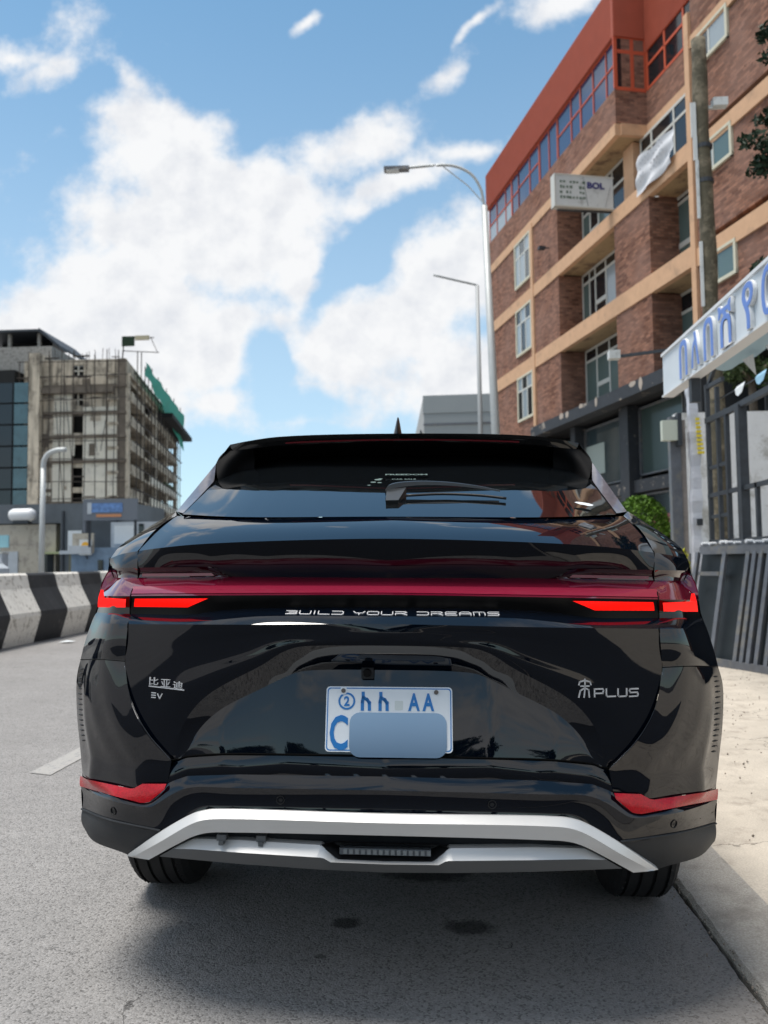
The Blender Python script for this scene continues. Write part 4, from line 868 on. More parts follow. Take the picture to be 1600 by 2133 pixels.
M['shop_dark'] = mat('shop_dark', (.010,.012,.015), .7)
M['concrete'] = mat('concrete', (.30,.29,.27), .9, var=.15, vscale=4, dirt=(.15,.14,.13), dscale=3)
bld = thing('brick_building', 'five-storey brown brick building with tan bands and orange metal top floor', 'building', (2.651, 40.163, 0), (0, 0, math.atan2(-.97049, .24114)))
def bpart(name, m, *boxes, parent=None, **kw):
    mb = MB()
    for b in boxes: mb.box(*b)
    return mb.build(name, m, parent or bld, **kw)
D1 = 1.0
# walls: y is the depth behind the street face
piers = [(.5, 9.1), (13.75, 16.03), (18.55, 34.0)]
for (a, b) in piers:
    bpart('brick_wall', M['brick'], (a, b, 0, 12, 6.6, 9.06), (a, b, 0, 12, 9.62, 12.0), (a, b, 0, 12, 12.5, 14.9) if a != 13.75 else (a, b, 1.0, 12, 12.5, 14.9))
bpart('brick_wall', M['brick'], (9.1, 13.75, D1, 12, 6.6, 14.9), (16.03, 18.55, D1, 12, 6.6, 14.9))
bpart('brick_wall', M['brick'], (.5, 14.1, 0, 12, 15.3, 16.45), (14.1, 18.33, 1.1, 12, 15.3, 16.45), (18.55, 34, 0, 12, 15.3, 22))
bpart('rear_wall', M['brick'], (.5, 34, 12, 13, 0, 20), (.5, 14.1, .25, 12, 16.45, 18.2), (14.1, 18.3, 1.4, 12, 16.45, 18.2))
for (z0, z1) in ((9.06, 9.62), (12.0, 12.5)):
    bpart('floor_band', M['tan'], (.5, 18.33, -.04, .16, z0, z1), (18.55, 34, -.05, .1, z0-.1, z1-.18))
    bpart('balcony_slab', M['soffit'], (9.1, 13.75, .16, D1, z0+.04, z1-.2), (16.03, 18.3, .16, D1, z0+.04, z1-.2))
bpart('floor_band', M['tan'], (.5, 14.1, -.04, .16, 14.9, 15.28), (14.0, 14.16, .16, 1.1, 14.9, 15.28), (14.16, 18.33, 1.04, 1.2, 14.9, 15.28), (18.55, 34, -.05, .1, 14.97, 15.3))
bpart('balcony_slab', M['soffit'], (9.1, 14.0, .16, D1, 14.94, 15.2))
bpart('tan_strip', M['tan'], (6.30, 6.56, -.07, .05, 6.6, 15.1)); bpart('tan_strip', M['tan'], (18.33, 18.55, -.09, .3, 6.6, 16.0))
bpart('tan_column', M['tan'], (13.05, 13.75, .75, 1.0, 12.5, 14.9))
# top floor: orange cladding with folded ribs, and glazing
cl_ = MB(); cl_.box(.45, 14.12, -.02, 11, 18.22, 19.95).box(14.12, 18.33, 1.08, 11, 17.75, 21.2).box(.45, 14.12, 11, 12, 16, 21.2); cl_.build('orange_cladding', M['orange'], bld)
rb = MB()
for k in range(30): rb.box(14.12, 14.145, .02+.036*k, .036+.036*k, 18.24, 21.0) if k < 29 else None
for k in range(46): rb.box(14.2+.09*k, 14.235+.09*k, 1.055, 1.08, 17.75, 21.2)
for k in range(150): rb.box(.5+.09*k, .53+.09*k, -.035, -.02, 18.24, 19.93)
stuff(rb.build('cladding_rib', M['orange'], bld)); bpart('cladding_slope', M['orange'], (14.12, 14.14, 0, 1.1, 18.2, 21.2))
def glazing(name, xs, zs, y, fm, pm_, fw=.05, ox='x', x_at=None, thick=None):
    """grid of frame bars with one pane per cell"""
    fr = MB(); hw = fw/2
    def bx(a, b, c, d, w=.06):
        if ox == 'x': fr.box(a, b, y-.03, y+w-.03, c, d)
        else: fr.box(x_at-.03, x_at+w-.03, a, b, c, d)
    for k, x in enumerate(xs):
        w = hw*(thick.get(k, 1) if thick else 1); bx(x-w, x+w, zs[0], zs[-1])
    for z in zs: bx(xs[0], xs[-1], z-hw, z+hw, .055)
    f = fr.build(name, fm, bld)
    for a, b in zip(xs, xs[1:]):
        for c, d in zip(zs, zs[1:]):
            p = MB()
            if ox == 'x': p.box(a+hw, b-hw, y, y+.02, c+hw, d-hw)
            else: p.box(x_at-.012, x_at+.008, a+hw, b-hw, c+hw, d-hw)
            p.build('pane', pm_(a, c) if callable(pm_) else pm_, f)
    return f
pale = lambda a, c: M['pane_pale'] if a < 3.2 and c < 17 else M['pane_blue']
glazing('top_window', [.6, 1.7, 2.96, 3.8, 4.7], [16.47, 17.35, 18.2], .12, M['orange_frame'], pale, .055, thick={3: 2.2})
glazing('top_window', [4.7, 6.07, 7.18], [16.47, 17.42, 18.2], .12, M['orange_frame'], M['pane_blue'], .055, thick={2: 2.4})
glazing('top_window', [7.18, 8.22, 9.09], [16.47, 18.2], .12, M['orange_frame'], M['pane_blue'], .055, thick={2: 2.2})
glazing('top_window', [9.09, 10.39, 11.23, 12.29, 13.31, 13.99], [16.47, 17.38, 18.2], .12, M['orange_frame'], M['pane_blue'], .055, thick={2: 1.5, 5: 2})
glazing('corner_window', [.04, .62, 1.1], [16.47, 17.72, 18.22], 0, M['orange_frame'], M['pane_dark'], .12, ox='y', x_at=14.08)
glazing('top_window', [14.2, 15.3, 16.4, 17.5, 18.2], [16.47, 17.25, 17.78], 1.12, M['orange_frame'], M['pane_dark'], .09)
def cwin(s0, s1, z0, z1, xs, zs, pm_, su=.10):
    """window in a cream surround standing proud of the brick, with its own panes"""
    w = bpart('window', M['cream'], (s0, s1, -.07, .04, z0, z0+su), (s0, s1, -.07, .04, z1-su*.8, z1), (s0, s0+su, -.068, .038, z0, z1), (s1-su, s1, -.068, .038, z0, z1))
    X = [s0+su]+xs+[s1-su]; Z = [z0+su]+zs+[z1-su*.8]; f = MB()
    for x in xs: f.box(x-.035, x+.035, -.045, -.01, Z[0], Z[-1])
    for z in zs: f.box(X[0], X[-1], -.043, -.008, z-.035, z+.035)
    f.build('mullion', M['frame_white'], w)
    for i, (a, b) in enumerate(zip(X, X[1:])):
        for j, (c, d) in enumerate(zip(Z, Z[1:])):
            p = MB(); p.box(a, b, -.03, -.008, c, d); p.build('pane', pm_[(i+j) % len(pm_)], w)
# narrow street windows of the left bay
cwin(4.40, 6.30, 12.95, 14.92, [5.0, 5.65], [14.25], [M['pane_pale'], M['pane_pale'], M['pane']])
cwin(4.40, 6.28, 9.98, 12.0, [5.0, 5.55], [11.35], [M['pane_pale'], M['pane_dark']])
cwin(4.42, 6.28, 7.15, 9.06, [5.0, 5.6], [8.45], [M['pane_dark'], M['pane_pale']])
for z in (8.20, 11.18, 14.22): cwin(18.88, 20.26, z, z+.88, [19.42], [], [M['pane'] if z > 14 else M['pane_green'], M['pane_pale'] if z > 14 else M['pane_green']], .09)
for s in (23.5, 28.0):
    for z in (8.20, 11.18, 14.22): cwin(s, s+1.4, z, z+.88, [s+.6], [], [M['pane']], .09)
# recessed balcony doors and windows
def bwin(s0, s1, z0, zt, z1, xs, rails, pm_):
    f = MB(); y = D1-.06; X = [s0]+xs+[s1]; w = .045
    for x in X: f.box(x-w, x+w, y, y+.05, z0, z1)
    for z in (z0+.05, zt, z1-.04): f.box(s0, s1, y-.003, y+.047, z-w, z+w)
    for (a, b, z) in rails: f.box(a, b, y-.006, y+.044, z-.08, z+.08)
    fo = f.build('balcony_door', M['frame_white'], bld)
    for i, (a, b) in enumerate(zip(X, X[1:])):
        for j, (c, d) in enumerate(((z0, zt), (zt, z1))):
            p = MB(); p.box(a+w, b-w, y+.02, y+.035, c+w, d-w); p.build('pane', pm_[i % len(pm_)] if j == 0 else M['pane_dark'], fo)
bwin(9.25, 13.6, 6.66, 8.62, 9.08, [10.2, 11.22, 12.3], [(10.2, 11.22, 7.6)], [M['pane_green']])
bwin(9.15, 13.6, 9.66, 11.62, 12.02, [9.75, 10.25, 11.12, 12.2], [(10.25, 11.12, 10.62)], [M['pane_green'], M['pane_dark'], M['pane_dark'], M['pane_pale'], M['pane_dark']])
bwin(9.3, 13.0, 12.55, 14.2, 14.92, [9.95, 10.65, 11.8], [(9.95, 10.65, 13.4)], [M['pane_green'], M['pane_dark']])
bwin(15.95, 18.3, 9.66, 11.8, 12.02, [16.75], [(15.95, 16.75, 10.52)], [M['pane_green']])
bwin(15.95, 18.3, 6.66, 8.48, 9.08, [16.75], [], [M['pane_green']])
bwin(13.9, 18.3, 12.55, 14.4, 14.92, [14.6, 15.95, 17.1], [], [M['pane_dark']])
# street floor: grey fascia with peeled paint, dark shop front behind it
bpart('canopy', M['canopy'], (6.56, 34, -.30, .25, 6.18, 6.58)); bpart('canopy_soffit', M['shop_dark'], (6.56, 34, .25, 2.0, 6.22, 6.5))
bpart('street_wall', M['brick'], (.5, 6.4, 0, 2, 0, 6.6)); bpart('shop_wall', M['shop_dark'], (6.4, 34, 2.0, 2.3, 0, 6.4), (6.4, 6.56, 0, 2.0, 0, 6.2))
bpart('shop_column', M['canopy'], (12.9, 13.5, .4, .9, 0, 6.2)); bpart('shop_beam', M['canopy'], (6.56, 34, .55, .75, 3.35, 3.75)); bpart('shop_column', M['canopy'], (8.9, 9.3, .4, .9, 0, 6.2))
def shopwin(s0, s1, z0, z1, m): 
    f = bpart('shop_window', M['metal_grey'], (s0-.05, s0, .75, .95, z0, z1), (s1, s1+.05, .75, .95, z0, z1), (s0, s1, .75, .95, z0-.05, z0), (s0, s1, .75, .95, z1, z1+.05))
    bpart('pane', m, (s0, s1, .84, .88, z0, z1), parent=f)
M['shop_pane'] = mat('shop_pane', (.05,.075,.072), .12, 0, 0, .6)
shopwin(13.6, 16.2, 3.95, 6.05, M['shop_pane']); shopwin(16.4, 20, 3.95, 6.05, M['shop_pane']); shopwin(9.4, 12.8, 3.9, 6.0, M['pane']); shopwin(9.4, 12.8, .4, 3.3, M['pane']); shopwin(13.6, 16.2, .5, 3.25, M['pane_dark'])
bpart('painted_reflection', mat('reflection_tone', (.34,.40,.38), .8), (8.9, 10.9, .80, .83, 4.3, 5.4))  # pale sheet painted as the light mirrored in the shop glass
bpart('shop_poster', mat('poster_red', (.16,.05,.055), .7, var=.3, vscale=3), (14.2, 15.4, .78, .80, .9, 2.6))
for (s, z, w, h) in ((9.5,6.50,.5,.16),(10.1,6.46,.35,.2),(11.3,6.54,.4,.12),(12.6,6.47,.22,.2),(15.6,6.42,.3,.25),(15.0,6.50,.5,.12)):
    mb = MB(); mb.add([(s+w*(.5+.5*math.cos(a)*(.7+.3*random.random())), -.306, z+h*math.sin(a)*(.5+.5*random.random())) for a in [2*PI*k/9 for k in range(9)]], [tuple(range(9))]); mb.build('peeled_patch', mat('peel', (.42,.36,.31), .9) if 'peel' not in bpy.data.materials else bpy.data.materials['peel'], bld)
# things fixed to the facade
def local(o_name, label, cat, loc, **kw):
    t = thing(o_name, label, cat, **kw); t.matrix_world = bld_m @ Matrix.Translation(loc); return t
bpy.context.view_layer.update(); bld_m = bld.matrix_world.copy()
M['sign_white'] = mat('sign_white', (.62,.65,.65), .5, var=.05, vscale=4, dirt=(.35,.36,.35), dscale=3, dlo=.55, dhi=.7)
sg = local('sign_box', 'weathered white box sign lettered BOL sticking out from the brick facade', 'sign', (13.8, 0, 12.58))
mb = MB(); mb.box(-.28, 0, -2.0, -.02, 0, 1.0); sbx = mb.build('box', M['sign_white'], sg)
mb = MB(); 
for z in (-.03, 1.0): mb.box(-.30, .02, -2.02, -.0, z, z+.04)
mb.box(-.30,.02,-2.04,-2.0,-.03,1.04); mb.build('sign_rim', M['frame_white'], sg)
mb = MB().beam((-.15,.0,-.06), (-.15,-1.9,-.10), .05).beam((-.1,.02,-.1), (-.1,.4,-.3), .06); mb.build('bracket', M['steel_dark'], sg)
text_obj('sign_letter', 'BOL', .3, mat('navy', (.02,.02,.16), .6), sg, face_mtx((.012,-.62,.72), (0,1,0), (0,0,1)), .003, fit=(.60,.22), bold=.012)
mb = MB(); rr = random.Random(3)
for row in range(4):
    for k in range(8):
        if rr.random() < .75: y = -1.86+.11*k+rr.random()*.02; z = .80-.17*row; mb.box(.003, .008, y, y+.05+rr.random()*.05, z-.03-rr.random()*.03, z+.02+rr.random()*.02)
stuff(mb.build('worn_print', mat('worn_green', (.12,.17,.13), .8), sg))
mb = MB().beam((.006,-1.05,.98), (.006,-.9,.03), .012, .006).beam((.006,-.12,.7), (.006,-.3,.05), .008, .006); mb.build('tear', M['steel_dark'], sg)
bn = local('cloth_banner', 'crumpled white cloth banner tied over the balcony rail below the orange corner', 'banner', (14.6, 0, 12.15))
mb = MB(); rows = []
for r in range(14):
    row = []
    for c in range(22):
        u, v = c/21, r/13; x = 1.05+2.0*u+.05*math.sin(v*5); z = (1.12*(1-v)+.03*math.sin(u*9))-.06*u*(1-v)+.10*v*u; row.append(Vector((x, -.14-.05*math.sin(u*11+v*3)-.03*math.sin(v*13+u*4), z)))
    rows.append(row)
mb.grid(rows); cloth = mb.build('cloth', mat('banner_cloth', (.66,.67,.70), .85, bump=.3, bscale=12), bn, smooth=True)
mb = MB()
for row in range(4):
    for k in range(9):
        if rr.random() < .7: x = 1.35+.16*k; z = .85-.19*row+.02*k; mb.box(x, x+.06+rr.random()*.04, -.225, -.22, z, z+.03+rr.random()*.02)
stuff(mb.build('faint_print', mat('faint_print', (.34,.35,.38), .85), bn))
def lamp_bracket(loc, label):
    t = local('security_camera', label, 'camera', loc); mb = MB().box(-.1,.1,-.42,-.16,-.06,.06); mb.build('housing', M['frame_white'], t); MB().beam((0,0,.02),(0,-.2,.02),.04).build('arm', M['steel_dark'], t)
lamp_bracket((8.2, 0, 13.4), 'small dark camera under the white box sign'); bpy.data.objects['housing'].data.materials[0] = M['steel_dark']
fl = thing('flood_lamp', 'small white flood lamp on a long dark arm from the brick pier', 'lamp', (4.37, 20, 6.08))
MB().beam((.15,0,.0),(1.6,-.6,.02),.07).build('arm', M['steel_dark'], fl); MB().box(-.14,.12,-.12,.12,-.07,.13).build('head', M['sign_white'], fl)

# ------------------------------------------------------------------ street lamps
M['galv'] = mat('galvanised', (.46,.48,.48), .55, .3, var=.06, vscale=4)
def street_lamp(name, base, top, arm, head, label, r0, r1, m, hs=(.62,.26,.12)):
    t = thing(name, label, 'street lamp', base); b = Vector(base); P = lambda p: Vector(p)-b
    mb = MB(); mb.tube([P(base), P(Vector(base).lerp(Vector(top), .5)), P(top)], [r0, (r0+r1)/2, r1], 14); mb.build('pole', m, t, smooth=True)
    mb = MB(); mb.tube([P(p) for p in smooth_line(arm, 5, False)], r1*.45 if head else (r1*.97 if r1 > .1 else r1*.62), 10); mb.build('arm', m, t, smooth=True)
    if head:
        h = P(head); mb = MB(); a, b2, c = hs; mb.add([h+Vector(p) for p in ((-a/2,-b2/2,-c*.2),(a/2,-b2*.35,-c*.3),(a/2,b2*.35,-c*.3),(-a/2,b2/2,-c*.2),(-a/2,-b2/2,c*.35),(a/2,-b2*.3,c*.5),(a/2,b2*.3,c*.5),(-a/2,b2/2,c*.35))], [(0,3,2,1),(4,5,6,7),(0,1,5,4),(1,2,6,5),(2,3,7,6),(3,0,4,7)])
        hd = mb.build('lamp_head', M['metal_grey'], t); mb = MB(); mb.box(h.x-a*.42, h.x+a*.1, h.y-b2*.4, h.y+b2*.4, h.z-c*.42, h.z-c*.25); mb.build('lens', M['paper'], hd)
    return t
l1 = street_lamp('street_lamp', (1.63,20,0), (1.34,20,9.9), [(1.34,20,9.85),(1.25,20,10.35),(1.02,20,10.72),(.62,20,10.93),(.2,20,10.97),(-.25,20,10.95),(-.62,20,10.93)], (-.80,20,10.90), 'tall tapered white street lamp with curved arm and flat head, nearest the brick building', .125, .075, M['galv'])
mb = MB().tube([Vector((1.30,20,10.0))-Vector((1.63,20,0)), Vector((.95,20,10.42))-Vector((1.63,20,0)), Vector((.35,20,10.93))-Vector((1.63,20,0))], .014, 6); mb.build('brace', M['galv'], l1)
street_lamp('street_lamp', (1.62,28,0), (1.58,28,10.6), [(1.58,28,10.6),(1.55,28,10.62),(.9,28,10.8),(.1,28,11.02)], None, 'thin grey street lamp with a straight arm, farther along the road', .105, .06, mat('galv_far', (.33,.35,.36), .6, .2))
street_lamp('street_lamp', (-17.45,36,.11), (-17.42,36,5.6), [(-17.42,36,5.5),(-17.38,36,5.95),(-17.18,36,6.25),(-16.8,36,6.40),(-16.4,36,6.42)], None, 'grey curved lamp post behind the striped barrier in front of the shops', .125, .115, M['galv'])

# ------------------------------------------------------------------ utility pole and gate on the right
M['wood'] = mat('old_wood', (.085,.075,.050), .9, var=.35, vscale=5, bump=.6, bscale=14, dirt=(.20,.17,.12), dscale=4)
up = thing('utility_pole', 'rough brown wooden utility pole in front of the brick building', 'pole', (4.75, 14, 0))
mb = MB(); P_ = []; R_ = []
for k in range(40):
    z = 10.05*k/39; P_.append((-.14*z/10+.012*math.sin(z*2.1), .01*math.sin(z*3), z)); R_.append(.138-.0015*z+.006*math.sin(z*4.3))
mb.tube(P_, R_, 14); mb.build('pole', M['wood'], up, smooth=True)
for z in (8.15, 7.55): MB().tube([(-.13*z/10, 0, z-.03), (-.13*z/10, 0, z+.04)], .145, 14).build('band', M['steel_dark'], up)
mb = MB(); 
for (z0, z1, w) in ((8.3,8.9,.07),(7.9,8.3,.05),(6.9,7.9,.03),(5.4,6.5,.035)): mb.box(-.155-.012*z0-w, -.14-.012*z0, -.10, -.07, z0, z1) 
mb.build('tin_sheet', M['sign_white'], up)
MB().box(.06,.30,-.1,.05,8.84,8.98).beam((-.1,0,8.85),(.15,0,8.85),.05).build('fitting', M['sign_white'], up)
for (a, b, z) in (((3.9,6,12.5),(4.62,14,9.6),0),): pass

M['sign_face'] = mat('sign_face', (.62,.68,.73), .45, var=.05, vscale=3)
M['letter_blue'] = mat('letter_blue', (.10,.22,.62), .4)
M['letter_side'] = mat('letter_side', (.70,.72,.74), .5)
bs_ = thing('gate_sign', 'long pale sign board with raised blue letters over the steel gate', 'sign', (2.60, 9.45, 2.78))
# runs along the gate, towards the camera; x local = world x, y local = world y
def shear(v): return v
mb = MB(); mb.box(0, .09, -6.0, 0, .26, .70); board = mb.build('board', M['sign_face'], bs_)
mb = MB(); mb.box(-.02,.11,-6.0,.0,.70,.73).box(-.02,.11,-6.0,0,.24,.26); mb.build('board_edge', M['letter_side'], bs_)
txt = 'በለበሽ የመ'; ycur = -.70
gl_w = {'በ': .36, 'ለ': .33, 'ሽ': .44, ' ': .07, 'የ': .32, 'መ': .60}
for ch in txt:
    w = gl_w[ch]
    if ch != ' ':
        h = .40 if ch != 'ለ' else .36
        fm = face_mtx((-.018, ycur-w/2, .47), (0,-1,0), (0,0,1))
        lo = text_obj('letter', ch, .4, M['letter_side'], bs_, fm, .016, fit=(w*.80, h), bold=.016, res=2)
        fm2 = face_mtx((-.0365, ycur-w/2, .47), (0,-1,0), (0,0,1))
        text_obj('letter_face', ch, .4, M['letter_blue'], lo, fm2, .0015, fit=(w*.74, h*.95), bold=.004, res=2)
    ycur -= w+.045
MB().box(.0,.09,-1.0,-.92,.0,.24).build('bracket', M['steel_dark'], bs_); MB().box(.0,.09,-3.6,-3.5,.0,.24).build('bracket', M['steel_dark'], bs_)
tp = thing('awning_sheet', 'torn pale blue plastic sheet hanging under the sign board', 'awning', (3.0, 9, 3.2))
mb = MB(); rows = []
for r in range(8):
    rows.append([Vector((.0+.34*r/7, -4.5*(c/19)+.4, .10+.02*math.sin(c*1.3+r)-.05*(r/7)+.05)) for c in range(20)])
mb.grid(rows); mb.build('sheet', mat('blue_sheet', (.34,.50,.60), .6), tp, smooth=True)
mb = MB()
for k in range(3): mb.add([(.2+.02*k, -.3-.55*k, .05), (.22, -.55-.55*k, .05), (.30, -.40-.55*k, -.14)], [(0,1,2)])
mb.build('torn_corner', M['paper'], tp)
# string of bunting
bt = thing('bunting', 'string of small white and blue pennants across the gate opening', 'bunting', (4.08, 12.0, 3.46))
MB().beam((0,.3,.02),(.1,-4.2,.03),.012).build('string', M['steel_dark'], bt)
for k in range(6):
    y = -.6-.72*k; mb = MB(); mb.add([(0,y,.02),(.0,y-.34,.02),(-.01,y-.28,-.07),(-.02,y-.17,-.10),(-.01,y-.06,-.06),(.03,y,.06),(.03,y-.3,.07)], [(0,1,2,3,4),(0,5,6,1)])
    mb.build('pennant', M['paper'] if k % 2 == 0 else mat('pennant_blue', (.25,.45,.60), .7), bt)
gate = thing('steel_gate', 'tall dark steel bar gate frame beside the white wrapped post', 'gate', (4.03, 12.44, 0))
def bar(y0, z0, y1, z1, w, x=0, name='bar'): MB().beam((x, y0-12.44, z0), (x, y1-12.44, z1), w, w*.8, up=Vector((1,0,0))).build(name, M['steel_dark'], gate)
for (y, zt, w) in ((12.38, 3.76, .07), (11.96, 3.64, .065), (11.61, 3.27, .07), (11.08, 3.21, .14), (10.61, 2.15, .06), (10.0, 3.2, .07), (9.3, 3.2, .10)): bar(y, .1, y, zt, w)
for (a, b, c, d, w) in ((12.44,3.23,11.4,3.21,.08),(11.4,3.21,8.8,3.24,.08),(12.38,2.52,11.6,2.52,.05),(12.44,2.12,8.8,2.12,.06),(12.38,1.81,11.6,1.81,.05),(12.44,1.44,8.8,1.43,.07),(12.44,3.72,11.7,3.70,.06)): bar(a, b, c, d, w, 0, 'rail')
bar(12.3, 3.74, 11.9, 4.0, .06, 0, 'strut')
pw = thing('wrapped_post', 'white plastic wrapped gate post with a strip of yellow lettering', 'post', (3.855, 12.5, 0))
mb = MB(); rows = []
for k in range(46):
    z = 3.85*k/45; w = .095+.012*math.sin(z*7)+.008*math.sin(z*19); rows.append([Vector((w*math.cos(a)+.01*math.sin(z*3), w*math.sin(a), z)) for a in [PI/4+PI/2*j for j in range(5)]])
mb.grid(rows); mb.build('wrap', mat('white_wrap', (.60,.62,.68), .5, bump=.5, bscale=9), pw)
mb = MB()
for k, z in enumerate([3.26-.062*j for j in range(9)]):
    mb.box(.000+.002*k, .055+.007*k, -.118, -.100, z-.022, z+.016)
mb.build('yellow_print', mat('yellow_print', (.72,.58,.03), .6), pw)
MB().box(-.03,.055,-.118,-.10,1.69,1.79).build('latch', M['steel_dark'], pw)
gp = thing('weathered_post', 'weathered grey wooden post with a pale meter box, left of the wrapped post', 'post', (3.64, 12.63, 0))
mb = MB(); mb.box(-.11,.04,-.07,.07,0,3.33); mb.build('post', M['metal_grey'], gp); MB().box(.04,.12,-.05,.05,0,3.28).build('plank', mat('pale_plank', (.26,.23,.21), .9, var=.2), gp)
mb = MB(); mb.box(-.25,-.02,-.18,-.07,2.96,3.26); mb.build('meter_box', mat('meter_box', (.52,.56,.48), .5), gp)
MB().box(-.03,.03,-.20,-.07,2.88,3.36).build('bracket', M['steel_dark'], gp)
wlm = mat('white_wall', (.70,.72,.74), .85, var=.05, vscale=6, dirt=(.40,.40,.38), dscale=2, bump=.3, bscale=30)
tag(MB().box(4.42, 11, 15.3, 15.55, 0, 3.86).build('plastered_wall', wlm), 'white plastered wall seen through the steel gate', 'wall')
tag(MB().box(4.40, 4.47, 13.2, 15.3, 0, 1.3).build('side_wall', mat('dark_wall', (.03,.035,.04), .8)), 'dark low side wall between the gate and white wall', 'wall')
hp = thing('rubble_heap', 'heap of pale rubble and a tan sack inside the gate', 'rubble', (5.7, 13.8, 0))
mb = MB(); rr = random.Random(5)
for k in range(60):
    x, y = rr.gauss(0,.4), rr.gauss(0,.4); z = max(0, 1.45-.9*abs(x)-.6*abs(y))*rr.random()+.1; s = .08+.12*rr.random(); mb.box(-s,s,-s*.8,s*.8,-s*.6,s*.6, mtx=Matrix.Translation((x,y,z)) @ Euler((rr.random()*3,rr.random()*3,0)).to_matrix().to_4x4())
stuff(mb.build('rubble', M['paper'], hp)); 
mb = MB(); mb.tube([(-.1,-.3,1.25),(-.1,-.3,1.5),(-.1,-.3,1.62)], [.22,.2,.08], 12); mb.build('sack', mat('sack', (.42,.28,.20), .9), hp, smooth=True)

# steel frames stacked against the gate
pan = thing('steel_frame_panel', 'long grey steel bar frame leaning against the gate, front of the stack', 'panel', (2.90, 10.1, 0), (0, 0, math.atan2(8.2-10.1, 3.6-2.9)))
Lp = 2.9; tl = .24; Hh = 1.36
def lean(x, z, y=0): return Vector((x + .0*z, y+tl*z/Hh*1.0, z))       # local +Y points away from the road
def pbar(x0, z0, x1, z1, w, name, m=M['metal_grey'], y=0, d=.04): MB().beam(lean(x0, z0, y), lean(x1, z1, y), w, d, up=Vector((0,1,0))).build(name, m, pan)
sh_x = .03
for x in (.88, .98, 1.08, 1.20, 1.34, 1.48, 1.64, 1.80, 2.0, 2.2, 2.45, 2.7): pbar(x, .06, x+sh_x, Hh-.08, .055, 'bar')
pbar(.02, .07, .02+sh_x, Hh-.08, .05, 'bar'); pbar(.50, .06, .50+sh_x, Hh-.08, .06, 'bar')
pbar(.0, .05, 2.9, .05, .09, 'bottom_rail'); pbar(.1, Hh-.06, 3.0, Hh-.06, .09, 'top_rail'); pbar(.12, 1.03, .48, 1.03, .045, 'cross_rail')
MB().beam(lean(1.6,.02,-.06), lean(1.95,.02,-.06), .06, .09).build('foot', M['sign_white'], pan)
p2 = thing('steel_frame_panel', 'second dark steel sheet panel stacked behind the leaning bar frame', 'panel', (2.93, 10.14, 0), (0, 0, math.atan2(8.2-10.1, 3.6-2.9)))
def sheet2(y, m, name, w0, w1):
    V = [lean(w0, .06, y), lean(w1, .06, y), lean(w1+sh_x, Hh-.02, y), lean(w0+sh_x, Hh-.02, y)]; V2 = [v+Vector((0,.02,0)) for v in V]
    MB().add(V+V2, [(0,1,2,3),(7,6,5,4),(0,4,5,1),(2,6,7,3),(1,5,6,2),(3,7,4,0)]).build(name, m, p2)
sheet2(.06, mat('dark_sheet', (.018,.024,.028), .5, .2, var=.3, vscale=3), 'steel_sheet', 0, 2.95)
rr = random.Random(4)
for j in range(20): x = .12+.14*j+.06*rr.random(); c = lean(x, Hh+.02+.015*rr.random(), .0); MB().tube([c+Vector((0,-.05,0)), c+Vector((0,.04,0))], .014+.008*rr.random(), 8).build('pipe_end', M['letter_side'], p2)
MB().box(.05, 2.9, .24, .42, Hh-.03, Hh+.01).build('top_edge', M['metal_grey'], p2)
for k in range(7): MB().beam((.1, .32+.03*k, Hh+.01+.006*k), (3.0, .30+.03*k, Hh+.008*k), .025).build('loose_bar', M['metal_grey'], p2)

# ------------------------------------------------------------------ plants
def leaf_mat(name, c1, c2):
    m = mat(name, c1, .65, 0, 0, .25); nt = m.node_tree; b = nt.nodes['Principled BSDF']
    g = N(nt, 'ShaderNodeNewGeometry'); tc = N(nt, 'ShaderNodeTexCoord'); n = N(nt, 'ShaderNodeTexNoise'); n.inputs['Scale'].default_value = 3; nt.links.new(tc.outputs['Object'], n.inputs['Vector'])
    f = math_n(nt, 'ADD', math_n(nt, 'MULTIPLY', g.outputs['Random Per Island'], .6), math_n(nt, 'MULTIPLY_ADD', n.outputs['Fac'], 1.4, -.5), clamp=True)
    mx = N(nt, 'ShaderNodeMix', data_type='RGBA'); nt.links.new(f, mx.inputs['Factor']); mx.inputs[6].default_value = (*c1, 1); mx.inputs[7].default_value = (*c2, 1); nt.links.new(mx.outputs[2], b.inputs['Base Color'])
    return m
M['leaf_bright'] = leaf_mat('leaf_bright', (.025,.065,.006), (.11,.22,.018)); M['leaf'] = leaf_mat('leaf', (.018,.035,.012), (.07,.11,.035)); M['leaf_dark'] = leaf_mat('leaf_dark', (.008,.020,.012), (.022,.045,.022))
M['bark'] = mat('bark', (.10,.08,.06), .95, var=.3, vscale=8, bump=.6, bscale=20)
def leaves(mb, c, rad, n, s, rnd, shell=.35, flat=1.):
    for _ in range(n):
        while True:
            v = Vector((rnd.uniform(-1,1), rnd.uniform(-1,1), rnd.uniform(-1,1)))
            if shell < v.length < 1: break
        p = Vector(c)+Vector((v.x*rad[0], v.y*rad[1], v.z*rad[2])); d = Vector((rnd.gauss(0,1), rnd.gauss(0,1), rnd.gauss(0,flat))).normalized(); e = d.cross(Vector((rnd.gauss(0,1), rnd.gauss(0,1), rnd.gauss(0,1)))).normalized(); a = s*rnd.uniform(.6,1.3)
        mb.add([p-d*a, p+e*a*.45, p+d*a, p-e*a*.45], [(0,1,2,3)])
rnd = random.Random(11)
bu = thing('round_shrub', 'bright green clipped round shrub in front of the dark shop front', 'shrub', (4.42, 18, 0))
mb = MB(); leaves(mb, (-.04,0,1.74), (.64,.64,.84), 6500, .045, rnd, .80); leaves(mb, (.05,0,1.1), (.5,.5,.9), 2500, .05, rnd, .7); mb.build('foliage', M['leaf_bright'], bu)
